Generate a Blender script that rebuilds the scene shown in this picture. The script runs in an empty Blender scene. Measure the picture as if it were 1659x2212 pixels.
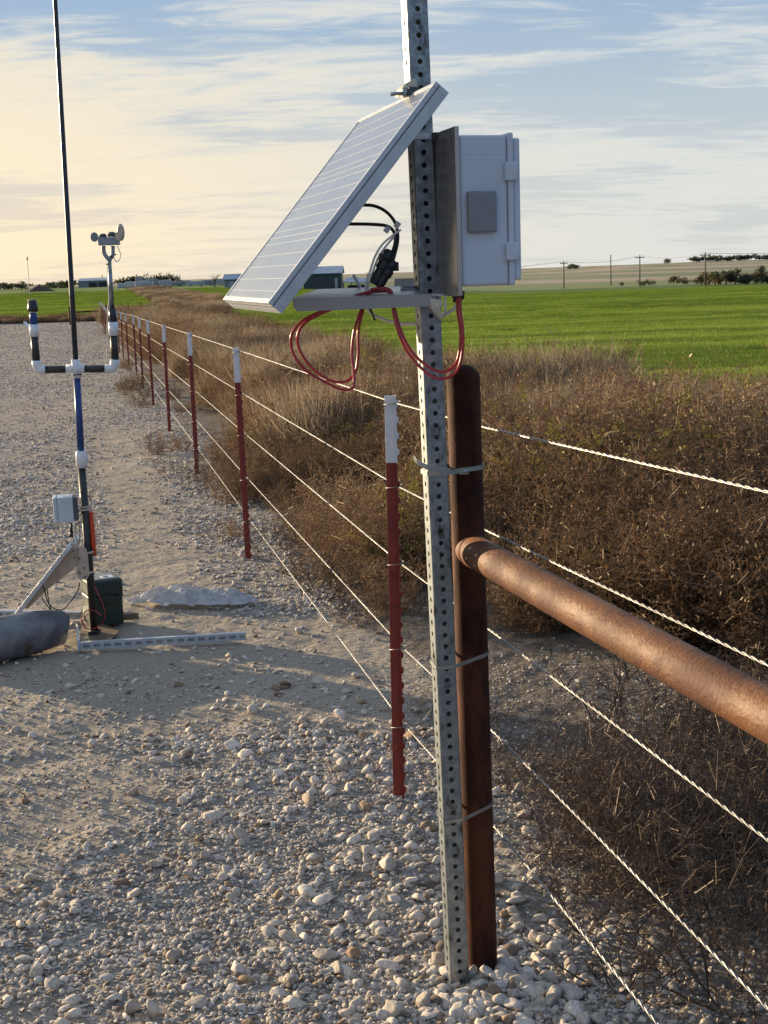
import bpy, bmesh, math, random
import numpy as np
from mathutils import Vector, Matrix
R_ = math.radians
# ------------------------------------------------------------------ camera
TH = R_(9.96); ROLL = .033; HC = 1.604; F = 2950.0          # pitch, roll, eye height, focal length in 1659-px units
sc = bpy.context.scene
fw = Vector((0, math.cos(TH), -math.sin(TH))); up0 = Vector((0, math.sin(TH), math.cos(TH))); rt0 = Vector((1, 0, 0))
rt = rt0*math.cos(ROLL) - up0*math.sin(ROLL); up = rt0*math.sin(ROLL) + up0*math.cos(ROLL)
CAM = Vector((0, 0, HC))
cd = bpy.data.cameras.new('camera'); cam = bpy.data.objects.new('camera', cd); sc.collection.objects.link(cam)
m = Matrix((rt, up, -fw)).transposed().to_4x4(); m.translation = CAM; cam.matrix_world = m
cd.sensor_fit = 'VERTICAL'; cd.sensor_height = 24; cd.lens = 24*F/2212.0
cd.clip_start = .05; cd.clip_end = 20000
cd.dof.use_dof = False
sc.camera = cam
# ------------------------------------------------------------------ sun, sky, exposure
SUN_EL = R_(8.5); SUN_AZ = math.atan2(-.793, .609)            # azimuth measured from +Y towards +X
S = Vector((math.sin(SUN_AZ)*math.cos(SUN_EL), math.cos(SUN_AZ)*math.cos(SUN_EL), math.sin(SUN_EL)))
ld = bpy.data.lights.new('sun', 'SUN'); ld.energy = 5.0; ld.angle = R_(.6); ld.color = (1, .78, .50)
lo = bpy.data.objects.new('sun', ld); sc.collection.objects.link(lo)
lo.rotation_euler = S.to_track_quat('Z', 'Y').to_euler(); lo.location = (-8, 6, 6)
sc.view_settings.view_transform = 'Standard'; sc.view_settings.look = 'None'
sc.view_settings.exposure = 1.08; sc.view_settings.gamma = 1
wd = bpy.data.worlds.new('World'); sc.world = wd; wd.use_nodes = True
wt = wd.node_tree; wt.nodes.clear()

class NT:
    """tiny helper to write node graphs"""
    def __init__(s, t): s.t = t
    def n(s, typ, ins=None, **kw):
        nd = s.t.nodes.new(typ)
        for k, v in kw.items(): setattr(nd, k, v)
        for k, v in (ins or {}).items(): s.set(nd, k, v)
        return nd
    def set(s, nd, k, v):
        i = nd.inputs[k]
        if isinstance(v, bpy.types.NodeSocket): s.t.links.new(v, i)
        elif isinstance(v, bpy.types.Node): s.t.links.new(v.outputs[0], i)
        else:
            if hasattr(i.default_value, '__len__') and not hasattr(v, '__len__'): v = [v]*len(i.default_value)
            if hasattr(i.default_value, '__len__') and len(i.default_value) == 4 and len(v) == 3: v = (*v, 1)
            i.default_value = v
    def math(s, op, a, b=0.0, c=0.0, clamp=False):
        nd = s.t.nodes.new('ShaderNodeMath'); nd.operation = op; nd.use_clamp = clamp
        s.set(nd, 0, a); s.set(nd, 1, b)
        if op in ('MULTIPLY_ADD', 'SMOOTH_MIN'): s.set(nd, 2, c)
        return nd.outputs[0]
    def mix(s, f, a, b, mode='MIX'):
        nd = s.t.nodes.new('ShaderNodeMix'); nd.data_type = 'RGBA'; nd.blend_type = mode
        nd.clamp_factor = True
        s.set(nd, 0, f); s.set(nd, 6, a); s.set(nd, 7, b)
        return nd.outputs[2]
    def rng(s, v, a, b, c=0.0, d=1.0, kind='SMOOTHSTEP'):
        nd = s.t.nodes.new('ShaderNodeMapRange'); nd.interpolation_type = kind
        s.set(nd, 0, v); s.set(nd, 1, a); s.set(nd, 2, b); s.set(nd, 3, c); s.set(nd, 4, d)
        return nd.outputs[0]
    def noise(s, vec, scale, detail=3, rough=.55, dist=0.0):
        nd = s.t.nodes.new('ShaderNodeTexNoise')
        if vec is not None: s.set(nd, 'Vector', vec)
        s.set(nd, 'Scale', scale); s.set(nd, 'Detail', detail); s.set(nd, 'Roughness', rough); s.set(nd, 'Distortion', dist)
        return nd.outputs[0]
    def ramp(s, v, stops):
        nd = s.t.nodes.new('ShaderNodeValToRGB'); cr = nd.color_ramp
        while len(cr.elements) < len(stops): cr.elements.new(.5)
        for e, (p, c) in zip(cr.elements, stops): e.position = p; e.color = (*c, 1)
        s.set(nd, 0, v); return nd.outputs[0]

W = NT(wt)
sky = W.n('ShaderNodeTexSky', sky_type='NISHITA', sun_disc=False, sun_elevation=SUN_EL, sun_rotation=SUN_AZ,
          altitude=300, air_density=1.0, dust_density=1.2, ozone_density=1.6)
tc = W.n('ShaderNodeTexCoord'); sep = W.n('ShaderNodeSeparateXYZ', {0: tc.outputs['Generated']})
X, Y, Z = sep.outputs
zz = W.math('ADD', W.math('MAXIMUM', Z, 0.0), .13)
u_ = W.math('DIVIDE', X, zz); v_ = W.math('DIVIDE', Y, zz)
# cloud sheet seen in perspective; streaks run from lower left to upper right
pv = W.n('ShaderNodeCombineXYZ', {0: u_, 1: v_, 2: 0.0})
mp = W.n('ShaderNodeMapping', {0: pv.outputs[0], 'Rotation': (0, 0, R_(28)), 'Scale': (.50, 1.15, 1), 'Location': (3.1, 1.7, 0)})
n1 = W.noise(mp.outputs[0], 1.25, 7, .58, .9)
mp2 = W.n('ShaderNodeMapping', {0: pv.outputs[0], 'Rotation': (0, 0, R_(12)), 'Scale': (.34, .70, 1), 'Location': (7.3, 2.2, 0)})
n2 = W.noise(mp2.outputs[0], 1.5, 4, .5, .5)
mp3 = W.n('ShaderNodeMapping', {0: pv.outputs[0], 'Rotation': (0, 0, R_(40)), 'Scale': (.8, 2.4, 1)})
n3 = W.noise(mp3.outputs[0], 3.4, 7, .64, 1.2)
cl = W.math('ADD', W.math('ADD', W.math('MULTIPLY', n1, .62), W.math('MULTIPLY', n2, .5)), W.math('MULTIPLY', n3, .40))
cov = W.rng(cl, .655, .845)
elev = W.math('MAXIMUM', Z, 0.0)
low = W.rng(elev, 0.0, .30, 1.0, 0.0)                       # 1 at the horizon
sdot = W.math('ADD', W.math('MULTIPLY', X, math.sin(SUN_AZ)), W.math('MULTIPLY', Y, math.cos(SUN_AZ)))
toward = W.rng(sdot, .42, .97)
warm = W.math('MULTIPLY', W.rng(elev, -.02, .34, 1.0, 0.0), W.math('ADD', W.math('MULTIPLY', toward, .80), .12))
away = W.rng(sdot, .30, -.55)                              # the deeper blue half of the sky, away from the sun
ccol = W.mix(warm, (5.0, 5.2, 5.1), (8.3, 6.5, 3.5))
ccol = W.mix(W.rng(cov, .35, 1.0, 0, .30), ccol, W.mix(warm, (3.4, 3.6, 3.8), (6.4, 5.0, 3.3)))
haze_c = W.mix(toward, (4.9, 4.7, 4.2), (7.9, 5.4, 2.8))
blue = W.mix(W.rng(elev, .0, .35), (3.1, 3.75, 4.3), (1.3, 2.35, 4.1))
blue = W.mix(away, blue, (1.25, 2.2, 4.2)); cov = W.math('MULTIPLY', cov, W.math('SUBTRACT', 1.0, W.math('MULTIPLY', away, .72)))
base = W.mix(.88, sky.outputs[0], blue)
c1 = W.mix(W.math('MULTIPLY', W.rng(elev, 0, .20, 1.0, 0.0), W.math('SUBTRACT', .55, W.math('MULTIPLY', away, .4))), base, haze_c)
c2 = W.mix(W.math('MULTIPLY', cov, .93), c1, ccol)
bg = W.n('ShaderNodeBackground', {'Color': c2, 'Strength': .075})
W.n('ShaderNodeOutputWorld', {0: bg.outputs[0]})

# ------------------------------------------------------------------ helpers
rng = np.random.default_rng(7); random.seed(7)
def ray(px, py): return fw + rt*((px-829.5)/F) - up*((py-1106)/F)
def at(px, py, Y): r = ray(px, py); return CAM + r*(Y/r.y)
def gnd(px, py, z=0.0): r = ray(px, py); return CAM + r*((z-HC)/r.z)
def onpl(px, py, p, n): r = ray(px, py); return CAM + r*((Vector(p)-CAM).dot(n)/r.dot(n))
def sm(a, b, x): t = np.clip((x-a)/(b-a), 0, 1); return t*t*(3-2*t)
_tab = rng.random((512, 512))
def vnoise(x, y):
    xi = np.floor(x).astype(int); yi = np.floor(y).astype(int); fx = x-xi; fy = y-yi
    fx = fx*fx*(3-2*fx); fy = fy*fy*(3-2*fy)
    a = _tab[xi & 511, yi & 511]; b = _tab[(xi+1) & 511, yi & 511]; c = _tab[xi & 511, (yi+1) & 511]; d = _tab[(xi+1) & 511, (yi+1) & 511]
    return (a*(1-fx)+b*fx)*(1-fy)+(c*(1-fx)+d*fx)*fy
def fbm(x, y, s, o=4):
    r = 0; a = .5; t = 0
    for k in range(o): r = r+a*vnoise(x*s+17.3*k, y*s+5.7*k); t += a; a *= .5; s *= 2.03
    return r/t
def fence_x(y): return .19-.2125*(y-2.98)                 # line of the wire fence
def hgt(x, y):                                              # terrain without small bumps
    x = np.asarray(x, float); y = np.asarray(y, float)
    r = np.hypot(x, y); az = x/np.maximum(y, 1.0)
    z = -.0145*np.clip(y-5, 0, 55)
    z = z-5.0*sm(-.14, .12, az)*sm(60, 450, y)
    peak = -2.6+3.9*sm(.08, .24, az)+1.4*sm(-.2, -.05, az)*(1-sm(0, .1, az))+.8*(fbm(x+900, y*0+3, .0018, 3)-.5)
    z = z+(peak-z)*sm(560, 1500, y)*sm(-.32, -.02, az)
    z = z+sm(120, 700, y)*1.1*(fbm(x+77, y+31, .006, 3)-.5)
    z = z-3.0*sm(1700, 4000, r)
    return z
def bumps(x, y):
    near = 1-sm(18, 60, np.hypot(x, y))
    return near*(.030*(fbm(x+40, y+9, .55, 3)-.5)+.016*(fbm(x, y, 2.6, 3)-.5)+.020*(fbm(x+3, y+60, 8, 4)-.5)*(1-sm(14, 34, y)))
def ground_z(x, y): return float(hgt(x, y)+bumps(np.asarray(x, float), np.asarray(y, float)))

COL = sc.collection
def tag(o, label=None, cat=None, group=None, kind=None):
    if label: o['label'] = label
    if cat: o['category'] = cat
    if group: o['group'] = group
    if kind: o['kind'] = kind
    return o
def thing(name, loc, label, cat, group=None):
    o = bpy.data.objects.new(name, None); COL.objects.link(o); o.location = loc; o.empty_display_size = .1
    return tag(o, label, cat, group)
def wloc(o):
    v = Vector((0, 0, 0))
    while o is not None: v = v+Vector(o.location); o = o.parent
    return v
class MB:
    def __init__(s): s.v = []; s.f = []; s.m = []; s.sm = []
    def add(s, V, Fc, mi=0, smooth=False):
        b = len(s.v); s.v += [tuple(p) for p in V]
        for f in Fc: s.f.append(tuple(b+i for i in f)); s.m.append(mi); s.sm.append(smooth)
        return s
    def box(s, c, size, ax=None, mi=0):
        c = Vector(c); A = ax or (Vector((1, 0, 0)), Vector((0, 1, 0)), Vector((0, 0, 1)))
        V = []
        for i in (-.5, .5):
            for j in (-.5, .5):
                for k in (-.5, .5): V.append(c+A[0]*(i*size[0])+A[1]*(j*size[1])+A[2]*(k*size[2]))
        Fc = [(0, 1, 3, 2), (4, 6, 7, 5), (0, 4, 5, 1), (2, 3, 7, 6), (0, 2, 6, 4), (1, 5, 7, 3)]
        return s.add(V, Fc, mi)
    def span(s, o, A, lo, hi, mi=0):                        # box between local corners
        o = Vector(o); c = o+sum((A[i]*((lo[i]+hi[i])/2) for i in range(3)), Vector((0, 0, 0)))
        return s.box(c, [hi[i]-lo[i] for i in range(3)], A, mi)
    def tube(s, P, r, n=12, cap=True, mi=0, ref=None):
        P = [Vector(p) for p in P]; k = len(P); rr = r if hasattr(r, '__len__') else [r]*k
        V = []; a = None
        for i, p in enumerate(P):
            t = (P[min(i+1, k-1)]-P[max(i-1, 0)]).normalized()
            if a is None:
                a = ref or (Vector((0, 0, 1)) if abs(t.z) < .9 else Vector((1, 0, 0)))
            a = (a-t*a.dot(t))
            a = a.normalized() if a.length > 1e-6 else t.orthogonal().normalized()
            b = t.cross(a)
            for j in range(n):
                q = 2*math.pi*j/n; V.append(p+(a*math.cos(q)+b*math.sin(q))*rr[i])
        Fc = [(i*n+j, i*n+(j+1) % n, (i+1)*n+(j+1) % n, (i+1)*n+j) for i in range(k-1) for j in range(n)]
        s.add(V, Fc, mi, True)
        if cap:
            b = len(s.v)-k*n
            s.f.append(tuple(b+j for j in range(n))[::-1]); s.m.append(mi); s.sm.append(False)
            s.f.append(tuple(b+(k-1)*n+j for j in range(n))); s.m.append(mi); s.sm.append(False)
        return s
    def prism(s, poly, d, mi=0):                            # world polygon extruded by vector d
        n = len(poly); P = [Vector(p) for p in poly]; V = P+[p+d for p in P]
        return s.add(V, [tuple(range(n))[::-1], tuple(range(n, 2*n))]+[(i, (i+1) % n, n+(i+1) % n, n+i) for i in range(n)], mi)
    def build(s, name, mats, parent=None, bevel=0, seg=2):
        me = bpy.data.meshes.new(name); off = wloc(parent) if parent else Vector((0, 0, 0))
        me.from_pydata([tuple(Vector(p)-off) for p in s.v], [], s.f)
        for mt in (mats if isinstance(mats, (list, tuple)) else [mats]): me.materials.append(mt)
        me.polygons.foreach_set('material_index', s.m); me.polygons.foreach_set('use_smooth', s.sm)
        bm = bmesh.new(); bm.from_mesh(me); bmesh.ops.recalc_face_normals(bm, faces=bm.faces); bm.to_mesh(me); bm.free()
        o = bpy.data.objects.new(name, me); COL.objects.link(o)
        if parent: o.parent = parent
        if bevel:
            md = o.modifiers.new('bevel', 'BEVEL'); md.width = bevel; md.segments = seg; md.limit_method = 'ANGLE'; md.angle_limit = R_(40)
        return o
def np_mesh(name, V, Fc, mat, attrs=None, smooth=False, link=True):
    me = bpy.data.meshes.new(name); V = np.asarray(V, np.float32); Fc = np.asarray(Fc, np.int32); k = Fc.shape[1]
    me.vertices.add(len(V)); me.vertices.foreach_set('co', V.ravel())
    me.loops.add(Fc.size); me.loops.foreach_set('vertex_index', Fc.ravel())
    me.polygons.add(len(Fc)); me.polygons.foreach_set('loop_start', np.arange(0, Fc.size, k, dtype=np.int32))
    me.update(calc_edges=True)
    if smooth: me.polygons.foreach_set('use_smooth', np.ones(len(Fc), bool))
    for nm, (dom, typ, arr) in (attrs or {}).items():
        a = me.attributes.new(nm, typ, dom); a.data.foreach_set('vector' if typ == 'FLOAT_VECTOR' else ('color' if 'COLOR' in typ else 'value'), np.ascontiguousarray(arr).ravel())
    if mat: me.materials.append(mat)
    o = bpy.data.objects.new(name, me)
    if link: COL.objects.link(o)
    return o
def spline(P, n=8):                                         # Catmull-Rom
    P = [Vector(p) for p in P]; P = [P[0]*2-P[1]]+P+[P[-1]*2-P[-2]]; out = []
    for i in range(1, len(P)-2):
        for k in range(n):
            t = k/n; a, b, c, d = P[i-1:i+3]
            out.append(.5*((2*b)+(c-a)*t+(2*a-5*b+4*c-d)*t*t+(3*b-a-3*c+d)*t*t*t))
    out.append(P[-2]); return out

# ------------------------------------------------------------------ materials
def mat(name, c1, c2=None, scale=20, rough=.5, metal=0.0, bump=0.0, bscale=None, stretch=(1, 1, 1), stops=None, spec=.5,
        rvar=.1, extra=None, detail=5, trans=0.0, coat=0.0):
    mt = bpy.data.materials.new(name); mt.use_nodes = True; mt.node_tree.nodes.clear(); T = NT(mt.node_tree)
    co = T.n('ShaderNodeTexCoord').outputs['Object']
    mp = T.n('ShaderNodeMapping', {0: co, 'Scale': stretch}).outputs[0]
    nz = T.noise(mp, scale, detail, .6)
    c2 = c2 or tuple(x*.8 for x in c1)
    col = T.ramp(nz, stops) if stops else T.mix(T.rng(nz, .35, .65), c1, c2)
    if extra: col = extra(T, mp, col)
    b = T.n('ShaderNodeBsdfPrincipled', {'Base Color': col, 'Metallic': metal, 'Specular IOR Level': spec, 'Coat Weight': coat})
    T.set(b, 'Roughness', T.rng(nz, .3, .7, max(rough-rvar, .02), min(rough+rvar, 1)))
    if bump:
        nb = T.noise(mp, bscale or scale*3, 4, .6)
        bn = T.n('ShaderNodeBump', {'Height': nb, 'Strength': 1.0, 'Distance': bump}); T.set(b, 'Normal', bn.outputs[0])
    sh = b.outputs[0]
    if trans:
        tr = T.n('ShaderNodeBsdfTranslucent', {0: col}); mx = T.n('ShaderNodeMixShader', {0: trans, 1: sh, 2: tr.outputs[0]}); sh = mx.outputs[0]
    T.n('ShaderNodeOutputMaterial', {0: sh})
    return mt
def speckle(sc_, c, lo, hi, st=(1, 1, 1)):
    def f(T, mp, col):
        n = T.noise(T.n('ShaderNodeMapping', {0: mp, 'Scale': st}).outputs[0], sc_, 6, .65)
        return T.mix(T.rng(n, lo, hi), col, c)
    return f
M = {}
M['galv'] = mat('galvanized_steel', (.31, .34, .345), (.20, .225, .23), 55, .44, .7, .0004, 220, extra=speckle(38, (.075, .075, .07), .52, .68, (1, 1, .40)))
M['galv_clean'] = mat('galvanized_strap', (.46, .47, .46), (.33, .34, .33), 60, .38, .8)
M['zinc'] = mat('zinc_yellow_hardware', (.62, .56, .42), (.45, .40, .30), 70, .38, .6)
M['alu'] = mat('brushed_aluminium', (.50, .53, .56), (.45, .48, .51), 30, .42, .4, stretch=(1, 1, 1))
M['alu_plate'] = mat('aluminium_plate', (.42, .39, .365), (.34, .315, .295), 14, .30, .6, rvar=.05, stretch=(1, 1, .2))
M['alu_tray'] = mat('aluminium_tray', (.40, .37, .335), (.34, .315, .285), 14, .42, .5, stretch=(.15, .15, 1))
M['box_white'] = mat('grey_white_polycarbonate', (.55, .59, .65), (.52, .56, .62), 9, .42, 0, .0002, 500)
M['vent_grey'] = mat('mid_grey_plastic', (.215, .23, .235), (.20, .215, .22), 30, .5)
M['black'] = mat('black_plastic', (.012, .012, .012), (.02, .02, .02), 30, .42)
M['rubber'] = mat('black_cable_sheath', (.015, .015, .015), (.022, .021, .02), 60, .5)
M['red'] = mat('red_cable_sheath', (.42, .015, .02), (.33, .012, .018), 40, .3, spec=.7)
M['white_cable'] = mat('white_cable_sheath', (.85, .85, .83), (.78, .78, .76), 40, .4)
M['pvc'] = mat('white_pvc', (.74, .75, .76), (.66, .67, .68), 24, .4)
M['pole_black'] = mat('black_painted_pipe', (.018, .022, .020), (.035, .032, .026), 16, .42, 0, .0002, 200)
M['pole_blue'] = mat('blue_pipe', (.012, .06, .22), (.010, .045, .16), 20, .38)
M['navy'] = mat('navy_whip', (.010, .018, .032), (.016, .026, .040), 20, .38)
M['lt_grey'] = mat('light_grey_enclosure', (.50, .55, .58), (.45, .50, .53), 20, .45)
M['dk_grey'] = mat('dark_grey_plastic', (.07, .08, .085), (.055, .06, .065), 20, .5)
M['tan_alu'] = mat('tan_bracket_metal', (.56, .46, .35), (.48, .39, .30), 30, .55, .1)  # tan metal, its colour made lighter and warmer to imitate reflected light
M['orange'] = mat('orange_plastic', (.72, .07, .015), (.6, .055, .012), 30, .4, trans=.15)
M['box_green'] = mat('dark_green_plastic', (.016, .034, .022), (.012, .026, .018), 30, .45)
M['label_grey'] = mat('pale_label', (.5, .51, .49), (.42, .43, .41), 60, .5)
M['disc_tan'] = mat('tan_plastic_disc', (.50, .42, .33), (.44, .36, .28), 30, .5)
M['sensor_grey'] = mat('blue_grey_sensor_body', (.25, .28, .31), (.2, .225, .25), 30, .45)
M['wirem'] = mat('galvanized_wire', (.38, .37, .34), (.22, .21, .20), 9, .42, .5)
M['tie'] = mat('tie_wire', (.28, .27, .26), (.2, .19, .18), 60, .45, .7)
M['stake_red'] = mat('red_brown_stake_paint', (.235, .022, .014), (.165, .018, .012), 26, .5, 0, .0004, 120, extra=speckle(60, (.05, .022, .014), .62, .75))
M['stake_white'] = mat('white_stake_paint', (.70, .71, .74), (.60, .61, .63), 26, .5, 0, .0004, 120, extra=speckle(50, (.30, .27, .24), .66, .78))
M['rust'] = mat('dark_rusted_pipe', (.095, .030, .013), (.026, .009, .005), 12, .75, .0, .0010, 260, spec=.18, stretch=(1, 1, .35), extra=speckle(70, (.035, .012, .008), .5, .75))
M['rust_rail'] = mat('rusted_rail_pipe', (.155, .068, .029), (.080, .032, .016), 7, .62, .0, .0026, 110, spec=.24, extra=speckle(14, (.085, .034, .020), .48, .70, (1, 1, 1)))
M['old_pipe'] = mat('weathered_grey_pipe', (.22, .215, .21), (.10, .10, .105), 7, .5, .25, .0025, 60, extra=speckle(9, (.12, .062, .034), .54, .66))
M['base_plate'] = mat('rusty_base_plate', (.25, .19, .11), (.16, .115, .065), 12, .6, .2, .0006, 120)
M['sheet'] = mat('crumpled_plastic_sheet', (.66, .66, .66), (.46, .46, .48), 22, .26, 0, .003, 60, trans=.45)
def glass_mat():
    mt = bpy.data.materials.new('solar_glass'); mt.use_nodes = True; mt.node_tree.nodes.clear(); T = NT(mt.node_tree)
    co = T.n('ShaderNodeTexCoord').outputs['Object']
    n = T.noise(co, 240, 3, .6); n2 = T.noise(co, 6, 4, .6)
    col = T.mix(T.rng(n2, .3, .7), (.145, .175, .235), (.115, .14, .195))
    col = T.mix(T.rng(n, .4, .8, 0, .5), col, (.26, .29, .34))
    bp = T.n('ShaderNodeBump', {'Height': n, 'Strength': .5, 'Distance': .0006})
    b = T.n('ShaderNodeBsdfPrincipled', {'Base Color': col, 'Roughness': .30, 'Specular IOR Level': .6, 'Coat Weight': .6, 'Coat Roughness': .22, 'Normal': bp.outputs[0]})
    T.n('ShaderNodeOutputMaterial', {0: b.outputs[0]}); return mt
M['glass'] = glass_mat()
M['busbar'] = mat('silver_busbar', (.50, .52, .55), (.40, .42, .46), 90, .45)
M['backsheet'] = mat('white_backsheet', (.6, .6, .6), (.55, .55, .55), 30, .5)

def stone_mat(name, inst=True, gain=1.0):
    mt = bpy.data.materials.new(name); mt.use_nodes = True; mt.node_tree.nodes.clear(); T = NT(mt.node_tree)
    co = T.n('ShaderNodeTexCoord').outputs['Object']
    at_ = T.n('ShaderNodeAttribute', attribute_type='INSTANCER' if inst else 'OBJECT', attribute_name='cv')
    cv = at_.outputs['Fac']
    g_ = lambda *c: tuple(v*gain*k for v, k in zip(c, (1.07, 1.0, .92)))
    col = T.ramp(cv, [(0, g_(.15, .125, .105)), (.07, g_(.27, .20, .135)), (.16, g_(.33, .305, .275)), (.5, g_(.47, .455, .43)), (.75, g_(.42, .415, .405)), (.90, g_(.54, .52, .49)), (1, g_(.62, .60, .58))])
    vv = T.math('MULTIPLY', cv, 37.0)
    off = T.n('ShaderNodeVectorMath', {0: co, 1: T.n('ShaderNodeCombineXYZ', {0: vv, 1: vv, 2: vv}).outputs[0]}, operation='ADD').outputs[0]
    n = T.noise(off, 3.2 if inst else 26, 6, .68)
    col = T.mix(T.rng(n, .38, .62), T.mix(1.0, col, (.72, .67, .61), 'MULTIPLY'), col)
    n2 = T.noise(off, 14 if inst else 110, 4, .7)
    col = T.mix(T.rng(n2, .58, .72, 0, .6), col, g_(.16, .12, .09))
    bp = T.n('ShaderNodeBump', {'Height': T.math('ADD', n, T.math('MULTIPLY', n2, .4)), 'Strength': .8, 'Distance': .0016 if inst else .006})
    b = T.n('ShaderNodeBsdfPrincipled', {'Base Color': col, 'Roughness': .85, 'Specular IOR Level': .25, 'Normal': bp.outputs[0]})
    T.n('ShaderNodeOutputMaterial', {0: b.outputs[0]}); return mt
M['stone'] = stone_mat('limestone_gravel', True, 1.22); M['rock'] = stone_mat('limestone_rock', False)

def plant_mat(name, cols, trans=.3, inst=True):
    mt = bpy.data.materials.new(name); mt.use_nodes = True; mt.node_tree.nodes.clear(); T = NT(mt.node_tree)
    a = T.n('ShaderNodeAttribute', attribute_type='GEOMETRY', attribute_name='fv').outputs['Fac']
    v = a
    if inst:
        b_ = T.n('ShaderNodeAttribute', attribute_type='INSTANCER', attribute_name='cv').outputs['Fac']
        v = T.math('ADD', T.math('MULTIPLY', a, .5), T.math('MULTIPLY', b_, .5))
    k = len(cols)-1
    col = T.ramp(v, [(i/k, c) for i, c in enumerate(cols)])
    b = T.n('ShaderNodeBsdfDiffuse', {0: col}); tr = T.n('ShaderNodeBsdfTranslucent', {0: col})
    gl = T.n('ShaderNodeBsdfGlossy', {0: (.5, .45, .4, 1), 'Roughness': .45})
    s1 = T.n('ShaderNodeMixShader', {0: trans, 1: b.outputs[0], 2: tr.outputs[0]})
    s2 = T.n('ShaderNodeMixShader', {0: .05, 1: s1.outputs[0], 2: gl.outputs[0]})
    T.n('ShaderNodeOutputMaterial', {0: s2.outputs[0]}); return mt
M['weed'] = plant_mat('dead_brown_weeds', [(.048, .034, .024), (.115, .075, .046), (.195, .116, .062), (.27, .19, .115), (.42, .35, .26)])
M['straw'] = plant_mat('dry_straw', [(.16, .115, .07), (.27, .20, .125), (.38, .295, .20), (.46, .38, .27)])
M['olive'] = plant_mat('yellow_green_weed', [(.09, .075, .025), (.19, .165, .035), (.29, .245, .05), (.36, .29, .09)])
M['twig'] = plant_mat('dark_bare_twigs', [(.045, .032, .024), (.09, .065, .048), (.15, .115, .085)], .1)
M['stalk'] = plant_mat('pale_weed_stalks', [(.15, .11, .07), (.30, .23, .14), (.42, .34, .22)], .3)
M['crop'] = plant_mat('winter_wheat_blades', [(.04, .085, .008), (.11, .185, .018), (.19, .275, .032), (.27, .345, .06)], .45)
M['tree_green'] = plant_mat('dark_green_leaves', [(.04, .055, .028), (.065, .08, .04), (.10, .11, .055)], .3, False)  # leaf colours lightened to stand in for distance haze
M['tree_autumn'] = plant_mat('autumn_leaves', [(.07, .052, .026), (.12, .088, .042), (.16, .13, .06)], .3, False)  # autumn leaf colours lightened for painted haze as well
M['bark'] = mat('tree_bark', (.09, .07, .055), (.06, .047, .038), 12, .85)

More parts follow.
